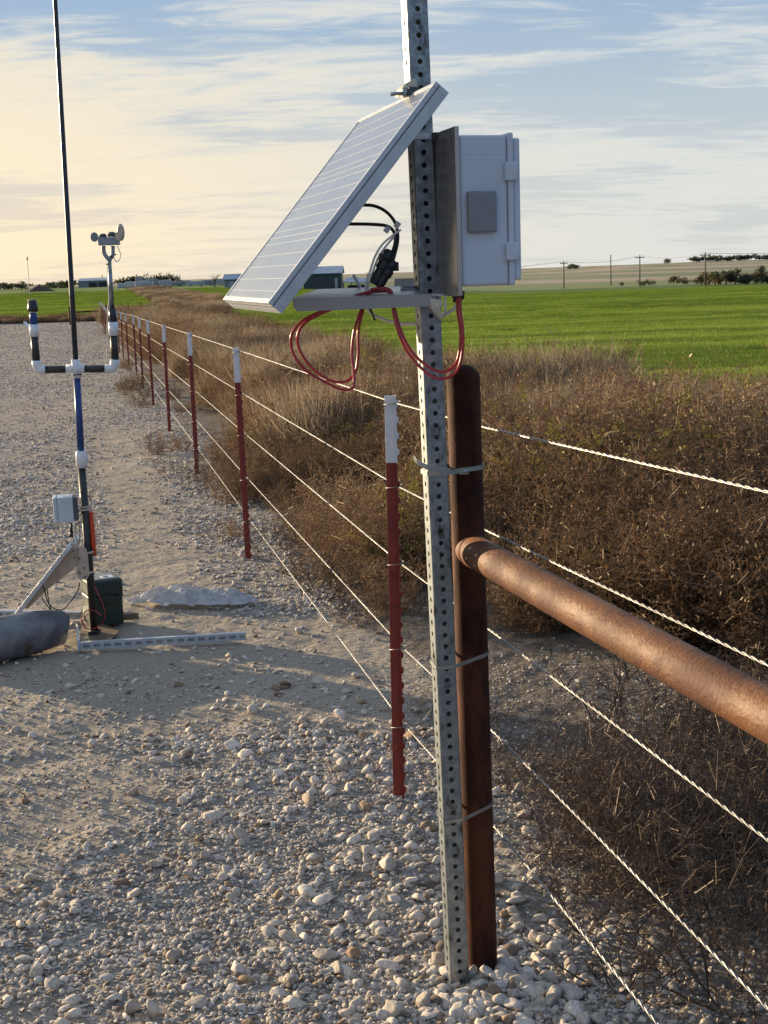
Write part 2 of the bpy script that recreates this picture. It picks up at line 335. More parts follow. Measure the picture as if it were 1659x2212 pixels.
# ------------------------------------------------------------------ the ground: one sheet out to the horizon
def ground_mat():
    mt = bpy.data.materials.new('gravel_and_soil'); mt.use_nodes = True; mt.node_tree.nodes.clear(); T = NT(mt.node_tree)
    co = T.n('ShaderNodeTexCoord').outputs['Object']
    zn = T.n('ShaderNodeAttribute', attribute_name='zone'); zs = T.n('ShaderNodeSeparateColor', {0: zn.outputs['Color']})
    dust, soil, crop = zs.outputs
    far = T.n('ShaderNodeAttribute', attribute_name='far').outputs['Fac']
    nA = T.noise(co, 1.3, 5, .6); nB = T.noise(co, 9, 5, .65); nC = T.noise(co, 55, 4, .65); nD = T.noise(co, 190, 3, .6)
    vo = T.n('ShaderNodeTexVoronoi', {'Vector': co, 'Scale': 52.0, 'Randomness': 1.0}); vo2 = T.n('ShaderNodeTexVoronoi', {'Vector': co, 'Scale': 21.0, 'Randomness': 1.0})
    vc = T.n('ShaderNodeSeparateColor', {0: vo.outputs['Color']}).outputs[0]; vc2 = T.n('ShaderNodeSeparateColor', {0: vo2.outputs['Color']}).outputs[0]
    grav = T.ramp(T.math('ADD', T.math('MULTIPLY', vc, .5), T.math('MULTIPLY', vc2, .5)), [(0, (.12, .105, .09)), (.35, (.24, .215, .185)), (.7, (.33, .305, .27)), (1, (.46, .44, .41))])
    grav = T.mix(T.rng(nB, .35, .65, 0, .55), grav, (.17, .145, .12))
    bmask = T.rng(T.noise(co, 2.3, 5, .65), .60, .68, 0, .8); grav = T.mix(bmask, grav, (.105, .066, .042))
    tan = T.mix(T.rng(nC, .3, .7), (.33, .28, .22), (.25, .21, .165)); tan = T.mix(T.rng(nA, .45, .7, 0, .5), tan, (.38, .325, .255))
    dk = T.mix(T.rng(nC, .3, .7), (.085, .066, .052), (.16, .132, .105)); dk = T.mix(T.rng(nB, .5, .7), dk, (.24, .21, .175))
    dmask = T.rng(T.math('ADD', dust, T.math('MULTIPLY', T.math('SUBTRACT', nB, .5), .9)), .38, .62)
    smask = T.rng(T.math('ADD', soil, T.math('MULTIPLY', T.math('SUBTRACT', nB, .5), .8)), .35, .65)
    col = T.mix(dmask, grav, tan); col = T.mix(smask, col, dk)
    cmap = T.n('ShaderNodeMapping', {0: co, 'Scale': (.02, .30, 1), 'Rotation': (0, 0, R_(-6))}).outputs[0]
    cn = T.noise(cmap, 1.2, 5, .6); cn2 = T.noise(co, .9, 5, .6)
    green = T.mix(T.rng(cn, .40, .60), (.032, .082, .005), (.088, .165, .010)); green = T.mix(T.rng(cn2, .4, .7, 0, .5), green, (.11, .19, .013)); cn3 = T.noise(T.n('ShaderNodeMapping', {0: co, 'Scale': (.9, .010, 1), 'Rotation': (0, 0, R_(-11))}).outputs[0], .5, 2, .5); green = T.mix(T.rng(cn3, .60, .66, 0, .8), green, (.03, .07, .006))
    col = T.mix(crop, col, green)
    f1 = T.ramp(T.noise(T.n('ShaderNodeMapping', {0: co, 'Scale': (.0009, .0065, 1)}).outputs[0], 1.0, 4, .55), [(.30, (.34, .25, .18)), (.44, (.42, .31, .23)), (.50, (.22, .23, .12)), (.56, (.15, .18, .07)), (.64, (.36, .28, .20))])
    oy = T.n('ShaderNodeSeparateXYZ', {0: co}).outputs[1]; gl_ = T.noise(T.n('ShaderNodeMapping', {0: co, 'Scale': (.004, .03, 1)}).outputs[0], 1.0, 4, .6)
    f1 = T.mix(T.rng(T.math('ADD', oy, T.math('MULTIPLY', gl_, 160)), 660, 760, 1.0, 0.0), f1, (.19, .215, .085))
    col = T.mix(far, col, f1)
    hb = T.math('ADD', T.math('MULTIPLY', T.math('SUBTRACT', 1.0, T.math('MULTIPLY', vo2.outputs['Distance'], 1.4)), .55), T.math('ADD', T.math('MULTIPLY', T.math('SUBTRACT', 1.0, vo.outputs['Distance']), .3), T.math('ADD', T.math('MULTIPLY', nC, .5), T.math('MULTIPLY', nD, .25))))
    hb = T.math('MULTIPLY', hb, T.math('SUBTRACT', 1.0, T.math('MULTIPLY', T.math('MAXIMUM', dmask, smask), .62)))
    bp = T.n('ShaderNodeBump', {'Height': hb, 'Strength': .85, 'Distance': .020})
    b = T.n('ShaderNodeBsdfPrincipled', {'Base Color': col, 'Roughness': .92, 'Specular IOR Level': .15, 'Normal': bp.outputs[0]})
    T.n('ShaderNodeOutputMaterial', {0: b.outputs[0]}); return mt
def dustf(x, y):                                           # 1 = dusty bare patch, 0 = gravel
    t = x-fence_x(y)
    d = np.exp(-((t+1.15)/.75)**2-((y-6.2)/2.6)**2)*1.25
    d = np.maximum(d, .95*np.exp(-((t+.55)/.4)**2)*sm(3.6, 5.5, y)*(1-sm(14, 20, y)))
    d = np.maximum(d, .62*np.exp(-((x+.75)/.45)**2-((y-2.75)/.38)**2))
    d = np.maximum(d, 1.15*np.exp(-(np.maximum(np.abs(x+.55)-.55, 0)/.35)**2-(np.maximum(np.abs(y-5.5)-.55, 0)/.35)**2))
    d = np.maximum(d, .75*np.exp(-((y-30-2*x)/14)**2)*(t < 0)*.6)
    return np.clip(d+.30*(fbm(x+11, y+23, 1.7, 3)-.5), 0, 1)
def strip_x(y):                                            # weedy strip that runs on between the two green fields
    k = sm(60, 137, y); xl = fence_x(y)+6.6*k+.024*np.maximum(y-137, 0); w = 4.9+1.6*k+.010*np.maximum(y-137, 0)
    return xl, np.where(y < 60, fence_x(y)+4.9, xl+w)
def cropf(x, y):
    t = x-fence_x(y)
    xl, xr = strip_x(y); wob = 1.2*(fbm(x*.3, y*.3, .5, 2)-.5)
    left = sm(89, 91, y+.02*x)*(1-sm(-.6, .6, x-xl+wob))
    right = sm(-.5, .5, x-xr+wob*.5)
    c = np.maximum(left, right)
    return np.clip(c, 0, 1)*(1-sm(440, 470, np.where(x/np.maximum(y, 1) > .0, y, y*.62)))
def build_ground():
    A = np.concatenate([np.linspace(-180, -42, 36)[:-1], np.linspace(-42, -26, 24)[:-1], np.linspace(-26, 26, 560), np.linspace(26, 42, 24)[1:], np.linspace(42, 180, 36)[1:-1]])
    A = np.radians(A)
    Rr = np.concatenate([[0.05, .4, .9, 1.3, 1.6, 1.8], np.exp(np.linspace(math.log(1.95), math.log(16), 620)), np.exp(np.linspace(math.log(16.2), math.log(110), 260)), np.exp(np.linspace(math.log(112), math.log(9000), 150))])
    a, r = np.meshgrid(A, Rr); x = r*np.sin(a); y = r*np.cos(a)
    z = hgt(x, y)+bumps(x, y)
    nr, na = x.shape; V = np.stack([x, y, z], -1).reshape(-1, 3)
    i, j = np.meshgrid(np.arange(nr-1), np.arange(na), indexing='ij'); j2 = (j+1) % na
    Fc = np.stack([i*na+j, (i+1)*na+j, (i+1)*na+j2, i*na+j2], -1).reshape(-1, 4)[:, ::-1]
    xx, yy = V[:, 0].astype(float), V[:, 1].astype(float); t = xx-fence_x(yy)
    dust = dustf(xx, yy)*sm(-2, 0, yy+1)
    soil = sm(-.05, .75, t+.5*(fbm(xx, yy, 1.1, 3)-.5))*.95
    soil = np.maximum(soil, sm(84, 87, yy)*(1-sm(92, 95, yy)))
    crop = cropf(xx, yy); far = sm(445, 470, np.where(xx/np.maximum(yy, 1) > 0, yy, yy*.62)); far = np.where(yy < 0, 0, far)
    crop = np.where(yy < -6, 0, crop)
    zc = np.stack([dust, soil, crop, np.ones_like(crop)], -1).astype(np.float32)
    o = np_mesh('ground', V, Fc, ground_mat(), {'zone': ('POINT', 'FLOAT_COLOR', zc), 'far': ('POINT', 'FLOAT', far.astype(np.float32))}, True)
    tag(o, kind='structure')
build_ground()

# ------------------------------------------------------------------ scatter: one object of kind 'stuff' with instanced templates
def scatter(name, temps, pos, rot, scl, cv, ti, label):
    """pos, rot, scl: (n,3); cv: (n,); ti: template index"""
    me = bpy.data.meshes.new(name); me.vertices.add(len(pos)); me.vertices.foreach_set('co', np.asarray(pos, np.float32).ravel())
    for nm, typ, arr, key in (('rot', 'FLOAT_VECTOR', rot, 'vector'), ('scl', 'FLOAT_VECTOR', scl, 'vector'), ('cv', 'FLOAT', cv, 'value'), ('ti', 'INT', ti, 'value')):
        a = me.attributes.new(nm, typ, 'POINT'); a.data.foreach_set(key, np.asarray(arr, np.int32 if typ == 'INT' else np.float32).ravel())
    o = bpy.data.objects.new(name, me); COL.objects.link(o); tag(o, label, None, None, 'stuff')
    ng = bpy.data.node_groups.new(name+'_nodes', 'GeometryNodeTree')
    ng.interface.new_socket('Geometry', in_out='INPUT', socket_type='NodeSocketGeometry'); ng.interface.new_socket('Geometry', in_out='OUTPUT', socket_type='NodeSocketGeometry')
    nd = ng.nodes; lk = ng.links
    gi = nd.new('NodeGroupInput'); go = nd.new('NodeGroupOutput'); ip = nd.new('GeometryNodeInstanceOnPoints'); g2 = nd.new('GeometryNodeGeometryToInstance')
    for tmp in reversed(temps):
        oi = nd.new('GeometryNodeObjectInfo'); oi.inputs['Object'].default_value = tmp; oi.inputs['As Instance'].default_value = False
        lk.new(oi.outputs['Geometry'], g2.inputs[0])
    def na(nm, ty):
        q = nd.new('GeometryNodeInputNamedAttribute'); q.data_type = ty; q.inputs[0].default_value = nm; return q.outputs[0]
    lk.new(gi.outputs[0], ip.inputs['Points']); lk.new(g2.outputs[0], ip.inputs['Instance']); ip.inputs['Pick Instance'].default_value = True
    lk.new(na('ti', 'INT'), ip.inputs['Instance Index'])
    e2r = nd.new('FunctionNodeEulerToRotation'); lk.new(na('rot', 'FLOAT_VECTOR'), e2r.inputs[0]); lk.new(e2r.outputs[0], ip.inputs['Rotation'])
    lk.new(na('scl', 'FLOAT_VECTOR'), ip.inputs['Scale']); lk.new(ip.outputs[0], go.inputs[0])
    md = o.modifiers.new('scatter', 'NODES'); md.node_group = ng
    return o
def stone_shape(seed, sub, flat=.62, ang=.5):
    r = np.random.default_rng(seed); bm = bmesh.new(); bmesh.ops.create_icosphere(bm, subdivisions=sub, radius=1)
    V = np.array([v.co[:] for v in bm.verts]); Fc = np.array([[v.index for v in f.verts] for f in bm.faces]); bm.free()
    rad = np.ones(len(V))
    for _ in range(15):                                     # knock flat facets off a ball
        d = r.normal(size=3); d /= np.linalg.norm(d); c = .52+.34*r.random(); p = V@d
        rad = np.where(p > c, np.minimum(rad, c/np.maximum(p, 1e-3)), rad)
    V = V*(rad*ang+(1-ang))[:, None]
    for k, (f, am) in enumerate(((1.6, .10), (3.7, .05), (8, .025))):
        ph = r.random((3, 3))*6.28; V = V*(1+am*(np.sin(V[:, [0]]*f+ph[k, 0])*np.sin(V[:, [1]]*f+ph[k, 1])+np.sin(V[:, [2]]*f*1.2+ph[k, 2])))
    V = V*np.array([1, .62+.34*r.random(), flat*(.75+.5*r.random())])
    return V, Fc
ST = [np_mesh('stone_shape', *stone_shape(100+i, 3 if i < 8 else 2, .60, .92), M['stone'], smooth=False, link=False) for i in range(14)]
def sample_band(n, y0, y1, dens, xl=-.44, xr=.42, pad=.5, p=1.0):
    """points in the wedge the camera can see (plus a margin), thinned by dens(x, y)"""
    y = y0*(y1/y0)**(rng.random(n)**p); lo = xl*y-pad; hi = xr*y+pad; x = lo+(hi-lo)*rng.random(n)
    k = rng.random(n) < dens(x, y); return x[k], y[k]
P_, R2, S2, C2, T2 = [], [], [], [], []
def put_stones(x, y, s, hi_templates, embed=.12):
    n = len(x); z = hgt(x, y)+bumps(x, y)
    P_.append(np.stack([x, y, z+s*(.32-embed)], -1)); R2.append(np.stack([rng.normal(0, .35, n), rng.normal(0, .35, n), rng.random(n)*6.28], -1))
    S2.append(s[:, None]*np.exp(rng.normal(0, .24, (n, 3)))); C2.append(rng.random(n)); T2.append(rng.integers(0, 8, n) if hi_templates else rng.integers(8, 14, n))
def gdens(x, y):
    t = x-fence_x(y); g = np.clip(1.08-1.25*dustf(x, y), .07, 1)*(1-.90*sm(.0, .6, t))
    return g*(.28+.72*sm(.36, .58, fbm(x+8, y+2, 1.1, 3)))
x, y = sample_band(80000, 1.9, 5.6, lambda x, y: np.maximum(gdens(x, y), .34)); put_stones(x, y, .0035+.0050*rng.random(len(x))**1.5, False)
x, y = sample_band(95000, 1.9, 10, lambda x, y: gdens(x, y)); put_stones(x, y, .005+.0075*rng.random(len(x))**2.2, False)
x, y = sample_band(190000, 4.5, 84, lambda x, y: gdens(x, y)*(x < fence_x(y)+.6), -.44, .10); put_stones(x, y, (.007+.010*rng.random(len(x))**2)*(1+.028*y), False)
x, y = sample_band(3600, 1.9, 10, lambda x, y: gdens(x, y)**1.3); put_stones(x, y, .012+.011*rng.random(len(x))**2, True, .10)
# coarser cobbles along the foot of the fence and in a pile in the lower middle
def cob(x, y):
    t = x-fence_x(y); return np.clip(np.exp(-((t+.05)/.33)**2)*(1-sm(4.6, 6.5, y))+.8*np.exp(-((x+.25)/.32)**2-((y-2.55)/.40)**2)+.09*(t < 0)+.03, 0, 1)
x, y = sample_band(4600, 2.0, 6.5, cob); put_stones(x, y, .012+.016*rng.random(len(x))**1.8, True, .05)
def collar(x, y): return np.exp(-((x-.22)/.20)**2-((y-2.80)/.24)**2)*(x > .05)
x, y = sample_band(9000, 2.3, 3.6, collar); put_stones(x, y, .010+.019*rng.random(len(x))**1.5, True, .0)
scatter('gravel', ST, np.concatenate(P_), np.concatenate(R2), np.concatenate(S2), np.concatenate(C2), np.concatenate(T2), 'loose pale limestone gravel strewn over the pad')

# single larger rocks (things)
def rock(px, py, size, cv, label, seed, squash=(1, .8, .7), rotz=0, group='larger rocks lying on the gravel'):
    g = gnd(px, py); V, Fc = stone_shape(seed, 4, .9, 1.0)
    # finer knobbly relief
    r = np.random.default_rng(seed+5); size *= .60
    for f, am in ((9, .030), (17, .018), (31, .011)):
        ph = r.random(3)*6.28; V = V*(1+am*(np.sin(V[:, [0]]*f+ph[0])*np.sin(V[:, [1]]*f+ph[1])*np.sin(V[:, [2]]*f+ph[2])+.4*np.sin(V[:, [2]]*f*1.7+ph[0])))
    V = V*np.array(squash)*size; c, s_ = math.cos(rotz), math.sin(rotz); V = V@np.array([[c, s_, 0], [-s_, c, 0], [0, 0, 1]])
    o = np_mesh('rock', V, Fc, M['rock'], smooth=True); o.location = (g.x, g.y, ground_z(g.x, g.y)+size*squash[2]*.48); o['cv'] = cv
    return tag(o, label, 'rock', group)
RK = [(336, 1868, .036, .5, 'lone rounded grey pink rock upright on fine gravel left of the lower centre', (1, .8, .95)),
      (376, 2065, .052, .25, 'tan flat-topped rock at the left end of the cobble pile', (1.1, .8, .6)),
      (335, 2198, .052, .45, 'tall upright grey rock standing at the very bottom left of centre', (.8, .7, 1.15)),
      (288, 2180, .048, .15, 'brown tilted rock touching the left side of the tall upright rock at the bottom', (1.15, .8, .55)),
      (612, 1640, .042, .75, 'blue grey pointed rock lying alone left of the nearest red stake foot', (1, .8, .85)),
      (432, 1815, .030, .1, 'small brown knobbly rock on fine gravel, alone right of the pink grey one', (1, .9, .8)),
      (790, 1860, .040, .92, 'white blocky rock a little left of the steel post at mid gravel', (1, .8, .8)),
      (705, 2065, .044, .85, 'white double-lobed boulder on the cobble pile below centre', (1.1, .8, .6)),
      (628, 2125, .042, .15, 'rusty brown faced rock in the cobble pile', (1, .8, .7)),
      (855, 2195, .060, .6, 'largest pale rock at the bottom edge left of the steel post foot', (1.1, .9, .75)),
      (1229, 1925, .035, .8, 'white egg-shaped rock alone on dark soil right of the rusted post', (.75, .7, 1.25)),
      (1462, 1842, .030, .55, 'small grey rock on dark soil far right beyond the lower wires', (.9, .8, .9)),
      (1125, 2135, .060, .55, 'blue grey angular rock in shade touching the foot of the rusted post', (1, .8, .8)),
      (1195, 2170, .058, .7, 'pale angular rock in shade at the right end of the post foot rocks', (1.1, .8, .8)),
      (1060, 2170, .050, .5, 'squat shaded rock just right of the steel post foot', (1.1, .9, .6)),
      (1110, 2040, .040, .95, 'bright white smooth rock right of the rusted post foot', (1.15, .8, .6)),
      (1160, 2075, .042, .9, 'long white slab rock lying beyond the post foot rocks', (1.4, .7, .5)),
      (715, 1745, .038, .85, 'white block leaning on its neighbour near the foot of the nearest red stake', (1, .8, .75)),
      (895, 1795, .040, .7, 'grey white rock between the red stake foot and the steel post', (1, .8, .7)),
      (905, 2035, .046, .3, 'round tan rock left of the steel post foot', (1, .85, .8)),
      (75, 1405, .0, 0, '', (1, 1, 1)),
      (735, 2100, .040, .3, 'rough tan rock right of the white double-lobed boulder', (1, .8, .8)),
      (560, 2110, .046, .6, 'long grey slab tilted on the cobble pile', (1.5, .6, .4)),
      (935, 2110, .034, .9, 'small white stone pressed against the left side of the steel post foot', (1, .8, .8))]
for i, (px, py, s_, cv, lb, sq) in enumerate(RK):
    if s_: rock(px, py, s_, cv, lb, 300+i, sq, i*1.3)

# ------------------------------------------------------------------ plants
def strips(P0, P1, w0, w1, r):
    d = P1-P0; rv = r.normal(size=P0.shape); sd = np.cross(d, rv); sd /= np.maximum(np.linalg.norm(sd, axis=1, keepdims=True), 1e-9)
    V = np.stack([P0-sd*w0[:, None], P0+sd*w0[:, None], P1+sd*w1[:, None], P1-sd*w1[:, None]], 1).reshape(-1, 3)
    n = len(P0); return V, np.arange(4*n).reshape(n, 4)
def bush(seed, h, rad, nst, nbr, ntw, wid, leaf=.0, lean=.5, upright=.35, leafn=1, bl=1.0, bs=.25):
    """branching dead shrub: stems > branches > twigs > seed heads, as thin strips"""
    r = np.random.default_rng(seed); A, B, WA, WB, FV = [], [], [], [], []
    K = 5
    a = r.random(nst)*6.28; sp = np.sqrt(r.random(nst)); base = np.stack([np.cos(a)*sp*rad*bs, np.sin(a)*sp*rad*bs, np.zeros(nst)], -1)
    out = np.stack([np.cos(a)*sp*rad, np.sin(a)*sp*rad, np.full(nst, h)*(.55+.45*r.random(nst))*(1-.45*sp**2)], -1)
    pts = []
    for k in range(K+1):
        t = k/K; p = base+(out-base)*np.array([t**(1/(1+lean)), t**(1/(1+lean)), t])[None]
        p = p+r.normal(0, .018*h*(t > 0), p.shape); pts.append(p)
    pts = np.stack(pts, 1)
    for k in range(K):
        A.append(pts[:, k]); B.append(pts[:, k+1]); WA.append(np.full(nst, wid*(1-.13*k))); WB.append(np.full(nst, wid*(1-.13*(k+1)))); FV.append(r.random(nst)*.5)
    si = r.integers(0, nst, nst*nbr); tt = .15+.85*r.random(nst*nbr); kk = np.minimum((tt*K).astype(int), K-1); ft = (tt*K-kk)[:, None]
    p0 = pts[si, kk]*(1-ft)+pts[si, kk+1]*ft; sd = pts[si, kk+1]-pts[si, kk]; sd /= np.linalg.norm(sd, axis=1, keepdims=True)
    d = sd*upright+r.normal(0, .62, p0.shape); d[:, 2] = np.abs(d[:, 2])*.7+.12; d /= np.linalg.norm(d, axis=1, keepdims=True)
    L = bl*h*(.10+.20*r.random(len(p0)))[:, None]; p1 = p0+d*L*.5; p2 = p1+(d+r.normal(0, .28, d.shape))*L*.5
    for q0, q1, w_ in ((p0, p1, .62), (p1, p2, .48)):
        A.append(q0); B.append(q1); WA.append(np.full(len(q0), wid*w_)); WB.append(np.full(len(q0), wid*w_*.8)); FV.append(.15+.55*r.random(len(q0)))
    n3 = len(p0)*ntw
    if n3:
        bi = r.integers(0, len(p0), n3); f = r.random((n3, 1)); q0 = np.where(f < .5, p0[bi]+(p1[bi]-p0[bi])*f*2, p1[bi]+(p2[bi]-p1[bi])*(f*2-1))
        d3 = d[bi]*.5+r.normal(0, .6, q0.shape); d3 /= np.linalg.norm(d3, axis=1, keepdims=True); q1 = q0+d3*h*(.03+.06*r.random((n3, 1)))
        A.append(q0); B.append(q1); WA.append(np.full(n3, wid*.42)); WB.append(np.full(n3, wid*.3)); FV.append(.25+.6*r.random(n3))
        if leaf:
            for _ in range(leafn):
                c = q0+(q1-q0)*r.random((n3, 1)); dd = r.normal(size=c.shape); dd /= np.linalg.norm(dd, axis=1, keepdims=True); l_ = leaf*(.5+r.random((n3, 1)))
                A.append(c); B.append(c+dd*l_); WA.append(np.full(n3, leaf*.30)); WB.append(np.full(n3, leaf*.12)); FV.append(.35+.65*r.random(n3))
    A, B = np.concatenate(A), np.concatenate(B); V, Fc = strips(A, B, np.concatenate(WA), np.concatenate(WB), r)
    return V, Fc, np.concatenate(FV)
def tuft(seed, n, h, rad, wid, lean=.35, patch=False):
    r = np.random.default_rng(seed); a = r.random(n)*6.28; q = rad*np.sqrt(r.random(n))
    p0 = np.stack([np.cos(a)*q, np.sin(a)*q, np.zeros(n)], -1) if not patch else np.stack([(r.random(n)-.5)*rad*2, (r.random(n)-.5)*rad*2, np.zeros(n)], -1)
    hh = h*(.5+.5*r.random(n)); d = np.stack([r.normal(0, lean, n), r.normal(0, lean, n), np.ones(n)], -1); d /= np.linalg.norm(d, axis=1, keepdims=True)
    p1 = p0+d*(hh*.5)[:, None]; d2 = d+np.stack([r.normal(0, lean, n), r.normal(0, lean, n), -.1+0*a], -1); p2 = p1+d2*(hh*.5)[:, None]
    f = r.random(n); V1, F1 = strips(p0, p1, np.full(n, wid), np.full(n, wid*.8), r); V2, F2 = strips(p1, p2, np.full(n, wid*.8), np.full(n, wid*.15), r)
    return np.concatenate([V1, V2]), np.concatenate([F1, F2+len(V1)]), np.concatenate([f*.7, .2+f*.8])
def plant_obj(name, g, mt, link=False):
    V, Fc, fv = g; return np_mesh(name, V, Fc, mt, {'fv': ('FACE', 'FLOAT', fv.astype(np.float32))}, link=link)
BT = [plant_obj('weed_shape', bush(20+i, 1.0, .62, 34, 8, 5, .0042, .017, leafn=2), M['weed']) for i in range(5)]
BT += [plant_obj('weed_shape', tuft(40+i, 620, 1.0, .42, .0045, .22), M['straw']) for i in range(2)]
BT += [plant_obj('weed_shape', bush(50, 1.0, .55, 26, 8, 5, .004, .022, leafn=2), M['olive'])]
BT += [plant_obj('weed_shape', bush(55+i, 1.0, .70, 9, 7, 5, .0042, .006), M['twig']) for i in range(3)]
BT += [plant_obj('weed_shape', tuft(60+i, 50, 1.0, .36, .0034, .07), M['stalk']) for i in range(2)]
def brush_field():
    xs, ys, ss, cs, ts = [], [], [], [], []
    def add(n, y0, y1, t0, t1, s0, s1, types, cut=0.0, p=1.0, zs=1.0):
        y = y0*(y1/y0)**(rng.random(n)**p); t = t0+(t1-t0)*rng.random(n); x = fence_x(y)+t
        k = (fbm(x+5, y+1, .55, 3) > cut) & (x < .5*y+2.2); x, y = x[k], y[k]; nn = len(x)
        xs.append(x); ys.append(y); ss.append(s0+(s1-s0)*rng.random(nn)); cs.append(np.clip(.45*rng.random(nn)+1.7*(fbm(x, y, .6, 3)-.38), 0, 1)); ts.append(rng.choice(types, nn))
    W5 = [0, 1, 2, 3, 4]
    add(900, 5.3, 17, 1.6, 4.9, .46, .86, W5*4+[7], .0)
    add(560, 5.2, 16, .7, 2.4, .28, .60, W5*3+[8, 9, 10, 7], .36)
    add(190, 6.2, 18, 1.5, 4.9, .55, 1.0, [11, 12], .42)
    add(210, 2.1, 4.2, .60, 2.4, .14, .32, [8, 9, 10], .34)
    add(330, 4.6, 13, .30, 1.9, .22, .46, [8, 9, 10, 0, 1, 8, 9, 10], .38)
    add(230, 3.0, 5.6, .40, 2.6, .20, .42, [8, 9, 10], .34)
    add(110, 5.5, 16, 1.0, 4.6, .40, .75, [7], .56)
    add(60, 2.6, 6.0, .5, 2.6, .08, .20, [11, 12, 8, 9, 10, 9], .40)
    add(260, 6.5, 16, 2.6, 5.3, .55, .92, [5, 6, 0, 1], .50)
    add(330, 12, 34, 1.0, 4.6, .40, .85, W5+[5, 6], .0)
    add(420, 30, 100, .8, 5.6, .6, 1.0, W5+[5, 6], .0)
    add(200, 14, 40, 1.4, 5.0, .5, .9, [5, 6], .46)
    add(170, 3.4, 7, .45, 2.2, .18, .46, [8, 9, 10], .40)
    add(120, 2.1, 5.5, .30, 2.2, .12, .32, [8, 9, 10], .30)
    add(70, 7, 40, -.25, .9, .15, .38, W5+[8, 9], .45)
    # strip of weeds at the end of the pad and the ditch line running off between the crops
    y = 85+5*rng.random(520); x = -.36*y+rng.random(520)*(fence_x(y)+8+.36*y); xs.append(x); ys.append(y); ss.append(.28+.30*rng.random(520)); cs.append(rng.random(520)*.5); ts.append(rng.choice(W5+[5], 520))
    y = 92*(430/92)**rng.random(900); xl_, xr_ = strip_x(y); xs.append(xl_+(xr_-xl_)*rng.random(900)); ys.append(y); ss.append(.35+.40*rng.random(900)); cs.append(.2+rng.random(900)*.6); ts.append(rng.choice(W5+[5, 6, 5, 6], 900))
    x, y, s_, c, t = map(np.concatenate, (xs, ys, ss, cs, ts)); n = len(x); s_ = s_*(.62+.76*fbm(x+3, y+8, .45, 3)); z = hgt(x, y)+bumps(x, y)-.01
    rot = np.stack([rng.normal(0, .10, n), rng.normal(0, .10, n), rng.random(n)*6.28], -1)
    s3 = s_[:, None]*np.stack([.9+.5*rng.random(n), .9+.5*rng.random(n), .8+.35*rng.random(n)], -1)
    # far plants: wider shapes
    far_ = (1+1.2*sm(30, 100, y)+2.2*sm(120, 420, y))[:, None]; s3[:, :2] *= far_
    scatter('brush', BT, np.stack([x, y, z], -1), rot, s3, c, t, 'mass of dead brown weeds and dry grass beyond the wire fence')
brush_field()
GT = [plant_obj('crop_shape', tuft(70+i, 520, .17, .30, .004, .35, True), M['crop']) for i in range(3)]
def crop_field():
    n = 46000; y = 8.0*(330/8.0)**rng.random(n); x = -.42*y-1+(.92*y+3)*rng.random(n); k = rng.random(n) < cropf(x, y)
    x, y = x[k], y[k]; n = len(x); z = hgt(x, y)+bumps(x, y); f = 1+2.4*sm(18, 110, y)+4*sm(110, 330, y)
    s3 = np.stack([f, f, .75+.55*rng.random(n)+.5*(fbm(x*.12, y*.9, 1.0, 3)-.5)], -1)
    rot = np.stack([np.zeros(n), np.zeros(n), rng.random(n)*6.28], -1)
    scatter('crop', GT, np.stack([x, y, z], -1), rot, s3, np.clip(.3*rng.random(n)+3.0*(fbm(x*.10+2, y*.8, .8, 3)-.42), 0, 1), rng.integers(0, 3, n), 'bright green young cereal crop covering the field')
crop_field()

def lone_plant(name, g, mt, x, y, label, cat, group=None, s_=1.0):
    o = plant_obj(name, g, mt, True); o.location = (x, y, ground_z(x, y)-.01); o.scale = (s_,)*3; return tag(o, label, cat, group)
gp = 'bare twiggy plants on the soil right of the rusted post'
p = gnd(1262, 2015); lone_plant('bare_twig_plant', bush(201, .42, .14, 3, 5, 3, .0032, bs=.0), M['twig'], p.x, p.y, 'single upright bare twig behind the lowest wire, right of the rusted post foot', 'weed', gp)
p = gnd(1560, 2180); lone_plant('bare_twig_plant', bush(202, .50, .34, 9, 9, 4, .0028, .004, bs=.0), M['twig'], p.x, p.y, 'dense tangled bare weed at the bottom right corner', 'weed', gp)
p = gnd(1345, 2150); lone_plant('bare_twig_plant', bush(203, .26, .26, 8, 8, 4, .0024, .004, bs=.0), M['twig'], p.x, p.y, 'low tangled bare weed between the two lowest wires at the bottom', 'weed', gp)
p = gnd(1620, 2010); lone_plant('bare_twig_plant', bush(204, .55, .30, 9, 8, 4, .0026, .004, bs=.0), M['twig'], p.x, p.y, 'tall tangled bare weed at the right edge below the rail', 'weed', gp)
p = gnd(1330, 1590); lone_plant('bare_twig_plant', bush(205, .50, .24, 5, 8, 4, .0034, .004, bs=.0), M['twig'], p.x, p.y, 'dark branching twig plant under the rail midway to the right edge', 'weed', gp)
p = gnd(700, 1290); lone_plant('bare_twig_plant', bush(206, .34, .26, 8, 8, 4, .003, .005, bs=.0), M['twig'], p.x, p.y, 'twiggy plant beneath the wires left of the nearest red stake', 'weed', gp)
p = gnd(335, 1510); lone_plant('seedling_weed', bush(207, .07, .04, 3, 4, 2, .0012, .004, bs=.0), M['twig'], p.x, p.y, 'tiny dry weed sprig standing in the long shadow on the pad', 'weed')
gy = 'yellow green shrubs among the dead weeds'
for i, (px, py, hh, lb) in enumerate(((885, 1170, .62, 'yellow green shrub seen just left of the steel post behind the wires'), (835, 960, .62, 'yellow green shrub under the solar panel cable loops'), (1650, 1370, .55, 'yellow green shrub at the right edge above the rail'), (740, 1000, .5, 'yellowish shrub between the second and first red stakes'))):
    p = gnd(px, py); lone_plant('olive_shrub', bush(220+i, hh, hh*.42, 26, 9, 5, .0026, .014, leafn=2), M['olive'], p.x, p.y, lb, 'shrub', gy)
